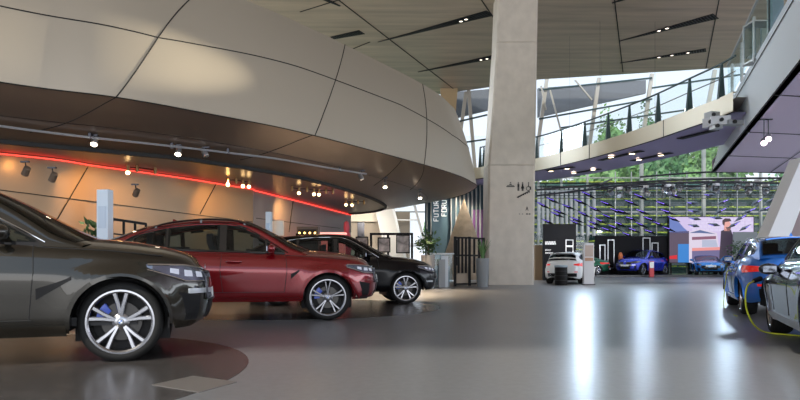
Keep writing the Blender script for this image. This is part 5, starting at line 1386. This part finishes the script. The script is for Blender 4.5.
# man: jacket, neck, face, hair, beard
poly_s([(721,231),(726,229),(731,230),(733,236),(732,262.5),(719,262.5)], (.05,.035,.06), 6)
poly_s([(724,226),(729,226),(729.5,231),(724,231)], (.55,.25,.22), 7)
poly_s([(723.5,221),(729,220.5),(730.8,224),(731,228),(728,230),(724.5,229)], (.78,.38,.34), 8)
poly_s([(722.5,224),(722.3,220.5),(725,218.3),(730,218.5),(731.5,221),(729,221.5),(725,222),(724.3,226)], (.07,.04,.05), 9)
poly_s([(725.5,227),(731,226.8),(730.5,230),(727.5,231)], (.22,.10,.09), 9)
scr.build('screen_picture', mats_, vw, fix=False)
for px in (672, 690, 710, 730, 750): p = V(px, 0); MB().box((p.x, YV+.2, (b.z+.14)/2), (.1,.1,b.z-.1)).build('leg', M_black, vw)
p = at(757,232,YV-.6); q = at(733,251,YV-.6); tag(MB().box(((p.x+q.x)/2, YV-.6, p.z/2+.07), (p.x-q.x, .1, p.z-.14)).build('grey_partition', mat('partition_grey', (.26,.28,.29), .5)), 'plain grey partition standing right of the video wall', 'partition')
leafy('potted_plant', (at(741,0,42).x, 42, .0), 500, 1.1, 1.6, 'wide bushy plant above the roof of the blue estate', M_green, pot=(.4,1.0,M_black), base=1.0, seed=12)

# ---- truss pipes with stage lamps, and the flock of hanging lights
tp = thing('lighting_truss', (0,0,0), 0, 'long dark lighting pipes hung across the far hall', 'truss')
YT = 31.
for (x0_, y0_, x1_, y1_, Y_) in [(536,190,800,178,31),(600,187,800,184,29.5),(536,196,700,186,32.5),(640,177,800,173.5,33)]:
    P = [at(lerp(x0_, x1_, k/12), lerp(y0_, y1_, k/12)-3.5*sin(PI*k/12), Y_) for k in range(13)]; MB().tube(P, .05, 8).build('pipe', M_darkmet, tp, smooth=60)
for px in (600, 655, 705, 760): p = at(px, 184, YT); MB().bar(p-Vector((0,1.7,0)), p+Vector((0,2,0)), .06).build('crossbar', M_darkmet, tp); MB().tube([p, (p.x,p.y,CZ if px < 700 else 5.0)], .005, 4).build('hanger', M_darkmet, tp)
def stage_lamp():
    r = thing('stage_lamp', (0,0,0), 0, '', 'stage lamp', 'stage lamps on the far truss')
    MB().box((0,0,-.08), (.24,.2,.12)).build('base', M_silver2, r)
    y_ = MB(); y_.bar((-.15,0,-.14), (-.15,0,-.38), .03, .08); y_.bar((.15,0,-.14), (.15,0,-.38), .03, .08); y_.bar((-.16,0,-.15), (.16,0,-.15), .03, .08); y_.build('yoke', M_darkmet, r)
    MB().tube([(0,.12,-.32),(0,.0,-.36),(0,-.15,-.46)], [.10,.13,.12], 12).build('lamp_head', M_silver2, r, smooth=50)
    MB().tube([(0,-.15,-.46),(0,-.16,-.465)], .10, 12).build('lens', M_chrome, r); return r
SL = None
for k, (px, py) in enumerate([(610,187),(620,186),(628,190),(646,186),(665,183),(672,184),(680,187),(668,190),(709,184),(716,182),(738,187),(749,184),(757,182),(766,179)]):
    t_ = (px-536)/264; p = at(px, lerp(190,178,t_)-3.5*sin(PI*t_)+1.0, 31) if k % 2 == 0 or px < 600 else at(px, lerp(187,184,(px-600)/200)-3.5*sin(PI*(px-600)/200)+1.0, 29.5)
    l = '%s pale stage lamp on the far truss, counting from the pillar side' % ['first','second','third','fourth','fifth','sixth','seventh','eighth','ninth','tenth','eleventh','twelfth','thirteenth','fourteenth'][k]
    if SL is None: SL = stage_lamp(); SL['label'] = l; o = SL
    else: o = dup(SL, p, 0, l)
    o.location = p; o.rotation_euler = (0, 0, random.uniform(-1.2, 1.2))
BL = [(552.5,200.5),(543,205.5),(580,202),(568,207),(606.5,204),(559,212),(595,209.5),(557,214.8),(584,214.5),(616,211),(608,217),(576.5,220),(576,223),(600,221),
 (631,203),(622,212),(642,212),(631,219),(650,219.5),(641,225),(658,224),(662.5,204),(667,212),(673,219),(692.6,203),(694,211),(695,219),(694,226),(714,225),(716,218),(720.6,211),(723,202),
 (734,225),(741,218),(749.5,211),(757,202),(620,224.5),(634,230.5),(627.5,235),(607,230),(614,227.5),(592.5,227.5),(650,232),(594,223.5),(548,222),(562,228),(765,209),(772,200),(668,229),(745,228),(640,197),(675,196),(710,195),(588,195)]
M_vled = mat('violet_led', (.2,.1,.5), .4, emit=(.22, .16, 1), estr=1.0)
M_blade = mat('blade_dark', (.02,.02,.035), .25, .4)
B0 = None
NETZ = 5.15
nt_ = thing('cable_net', (0,0,0), 0, 'thin dark suspension grid that the violet-edged lights hang from', 'suspension grid')
for k in range(6): y_ = 32.5+k*1.5; MB().tube([(7.3*y_/33, y_, NETZ), (21*y_/33, y_, NETZ)], .022, 6).build('cable', M_darkmet, nt_)
for k in range(5): x_ = lerp(7.6, 20, k/4); MB().tube([(x_, 32.5, NETZ), (x_*1.22, 40, NETZ)], .022, 6).build('cable', M_darkmet, nt_)
for x_, y_ in ((9,33),(19,33),(12,37),(21,37)): MB().tube([(x_, y_, NETZ), (x_, y_, CZ)], .004, 4).build('hanger', M_darkmet, nt_)
for k, (px, py) in enumerate(BL):
    t = (px-700)/150; Yb_ = 33+ (py-195)*.14
    p = at(px, py, Yb_)
    if B0 is None:
        B0 = thing('hanging_light', p, 0, '', 'hanging light', 'flock of violet-edged hanging lights'); o = B0
        m = MB(); m.add([tuple(1.35*q for q in w3) for w3 in [(-.36,-.04,.03),(.02,-.13,.05),(.38,-.01,0),(.02,.13,.05),(-.36,.04,.03),(0,0,-.06)]], [(0,1,2,3,4),(0,5,1),(1,5,2),(2,5,3),(3,5,4),(4,5,0)]); m.build('blade', M_blade, B0)
        MB().bar((-.34,-.05,.02), (.06,-.135,.03), .026, .03).build('light_strip', M_vled, B0)
        MB().tube([(0,0,.0),(0,0,1)], .004, 4).build('wire', M_darkmet, B0)
    else: o = dup(B0, p, 0, '')
    side = -1 if t < -.06 else (1 if t > .12 else 0)
    o.location = p
    if side < 0: o.rotation_euler = (0, rad(24+random.uniform(-4, 4)), rad(-12))
    elif side > 0: o.rotation_euler = (0, rad(-24+random.uniform(-4,4)), rad(12)); o.scale = (-1,1,1)
    else: o.rotation_euler = (rad(15), rad(10), rad(-70))
    o.scale = (o.scale[0]*random.uniform(.9,1.1), 1, 1)
    wr = [c_ for c_ in o.children if c_.name.startswith('wire')][0]
    side_ = o.rotation_euler.to_matrix().to_4x4().inverted() @ Matrix.Diagonal((1, 1, 1, 1))
    L_ = (NETZ-p.z); v_ = Vector((0, 0, L_)); sc_ = Vector(o.scale); v_ = o.rotation_euler.to_matrix().inverted() @ v_; v_ = Vector((v_.x/sc_.x, v_.y/sc_.y, v_.z/sc_.z))
    wr.rotation_mode = 'QUATERNION'; wr.rotation_quaternion = v_.to_track_quat('Z', 'Y'); wr.scale = (1, 1, v_.length)
    zone = 'left of the video wall' if px < 668 else ('by the video wall' if px < 755 else 'right of the video wall')
    row = 'top row' if py < 201.5 else ('upper row' if py < 209 else ('middle row' if py < 219 else ('lower row' if py < 227 else 'lowest row')))
    o['label'] = 'violet-edged blade-shaped hanging light, %s, %s' % (row, zone)
    o['group'] = 'violet-edged hanging lights, %s, %s' % (row, zone)

# ---- projectors at the bridge end, pink spots under the right gallery
pj = thing('projector_cluster', (0,0,0), 0, 'pale projector boxes fixed where the bridge meets the right gallery', 'projector')
for k, (px, py, w_, h_, rz, Y_) in enumerate([(712,116,.32,.22,.3,19.3),(720,121,.55,.26,-.3,19.1),(733,123,.50,.14,.2,19.0),(709,123,.22,.28,.5,19.3),(716,127,.25,.14,.1,19.1)]):
    c = at(px, py, Y_); MB().box(c, (w_, .3, h_), rz=rz).build('box', M_silver2 if k % 2 else mat('projector_grey', (.42,.45,.47), .4), pj)
    MB().tube([c+Vector((-.05,-.16,0)), c+Vector((-.05,-.22,0))], .06, 10).build('lens', M_blackgl, pj)
MB().tube([at(705,118,19.4), at(738,122,19.2)], .03, 6).build('bracket', M_darkmet, pj); MB().bar(at(715,118,19.3), at(722,112,20.0), .05).build('bracket', M_darkmet, pj)
for k, (px, py) in enumerate([(764,143),(768.5,139)]):
    spotlight(px, py, 0, ['lower pink-lit spotlight under the right gallery','upper pink-lit spotlight under the right gallery'][k], Y=17.5, S=1.3, top=(5.0-at(px,py,17.5).z), aim=(-.4,-.7,-.5), group='spotlights under the right gallery')
    o = bpy.data.objects[[n.name for n in bpy.data.objects if n.name.startswith('lamp_face')][-1]]; o.data.materials.clear(); o.data.materials.append(mat('pink_lit', (1,.8,.9), .4, emit=(1,.72,.85), estr=5))

# ---- charging cables
def cable(P, r_, label):
    C_ = catmull([Vector(p) for p in P], 8); t = thing('charging_cable', (0,0,0), 0, label, 'cable')
    MB().tube(C_, r_, 8).build('cord', mat('yellow_cable', (.55,.60,.03), .5), t, smooth=60)
    MB().tube([C_[0]+Vector((.12,.06,.03)), C_[0], C_[1]], [.035,.03,.02], 10).build('plug', M_black, t, smooth=50)
cable([at(754,281,8.2), at(748,285,8.0), at(745.5,295,7.9), at(746.5,309,7.9), at(752,322,7.9), at(760,330,8.0), at(770,333,8.1)*1, atz(785,334.5,.015), atz(802,336,.015)], .011, 'yellow charging cable looping down from the charcoal car to the floor')
cable([at(735,269,13.2), at(730,270,13.0), at(726.5,275,12.9), atz(729,308,.015)+Vector((-.1,0,0)), atz(737,316,.015)], .009, 'thin yellow charging cable at the front of the blue estate')

# beams of the stage lamps and bridge downlights
for x_, y_, tx, ty, e, c_ in [(9,30.5,7,25,480,(.62,.80,1)),(12,30.5,11.5,25,480,(.62,.80,1)),(15,30.5,15,38,600,(.9,.95,1)),(18,30.5,17,44,700,(.92,.95,1)),(11,30.5,9,34,900,(.92,.95,1)),(21,30.5,22,44,700,(.92,.95,1)),(16,30.5,16,24,480,(.62,.80,1))]:
    spot('stage_beam', (x_, y_, 4.35), (tx, ty, 0), e, c_, 95, .9, .2)
for px, py in ((458,187.5),(467,186.3)):
    p = bpt(px, py-5); spot('bridge_beam', p-Vector((0,0,.12)), (p.x, p.y+1.2, 0), 260, (1,.88,.70), 110, .8, .1)
for px, py in ((551,170.5),(632,153),(661,154.5)):
    p = bpt(px, py); spot('bridge_beam', p-Vector((0,0,.12)), (p.x, p.y, 0), 250, (1,.88,.70), 80, .8, .1)

# added fill spots without a fixture, brightening the pale far-left passage
for x_, y_ in ((-2.4, 36.5), (-.4, 35.2)):
    spot('passage_fill', (x_, y_, 3.85), (x_-.3, 40, 1.8), 240, (1, .93, .82), 130, .9, .15)
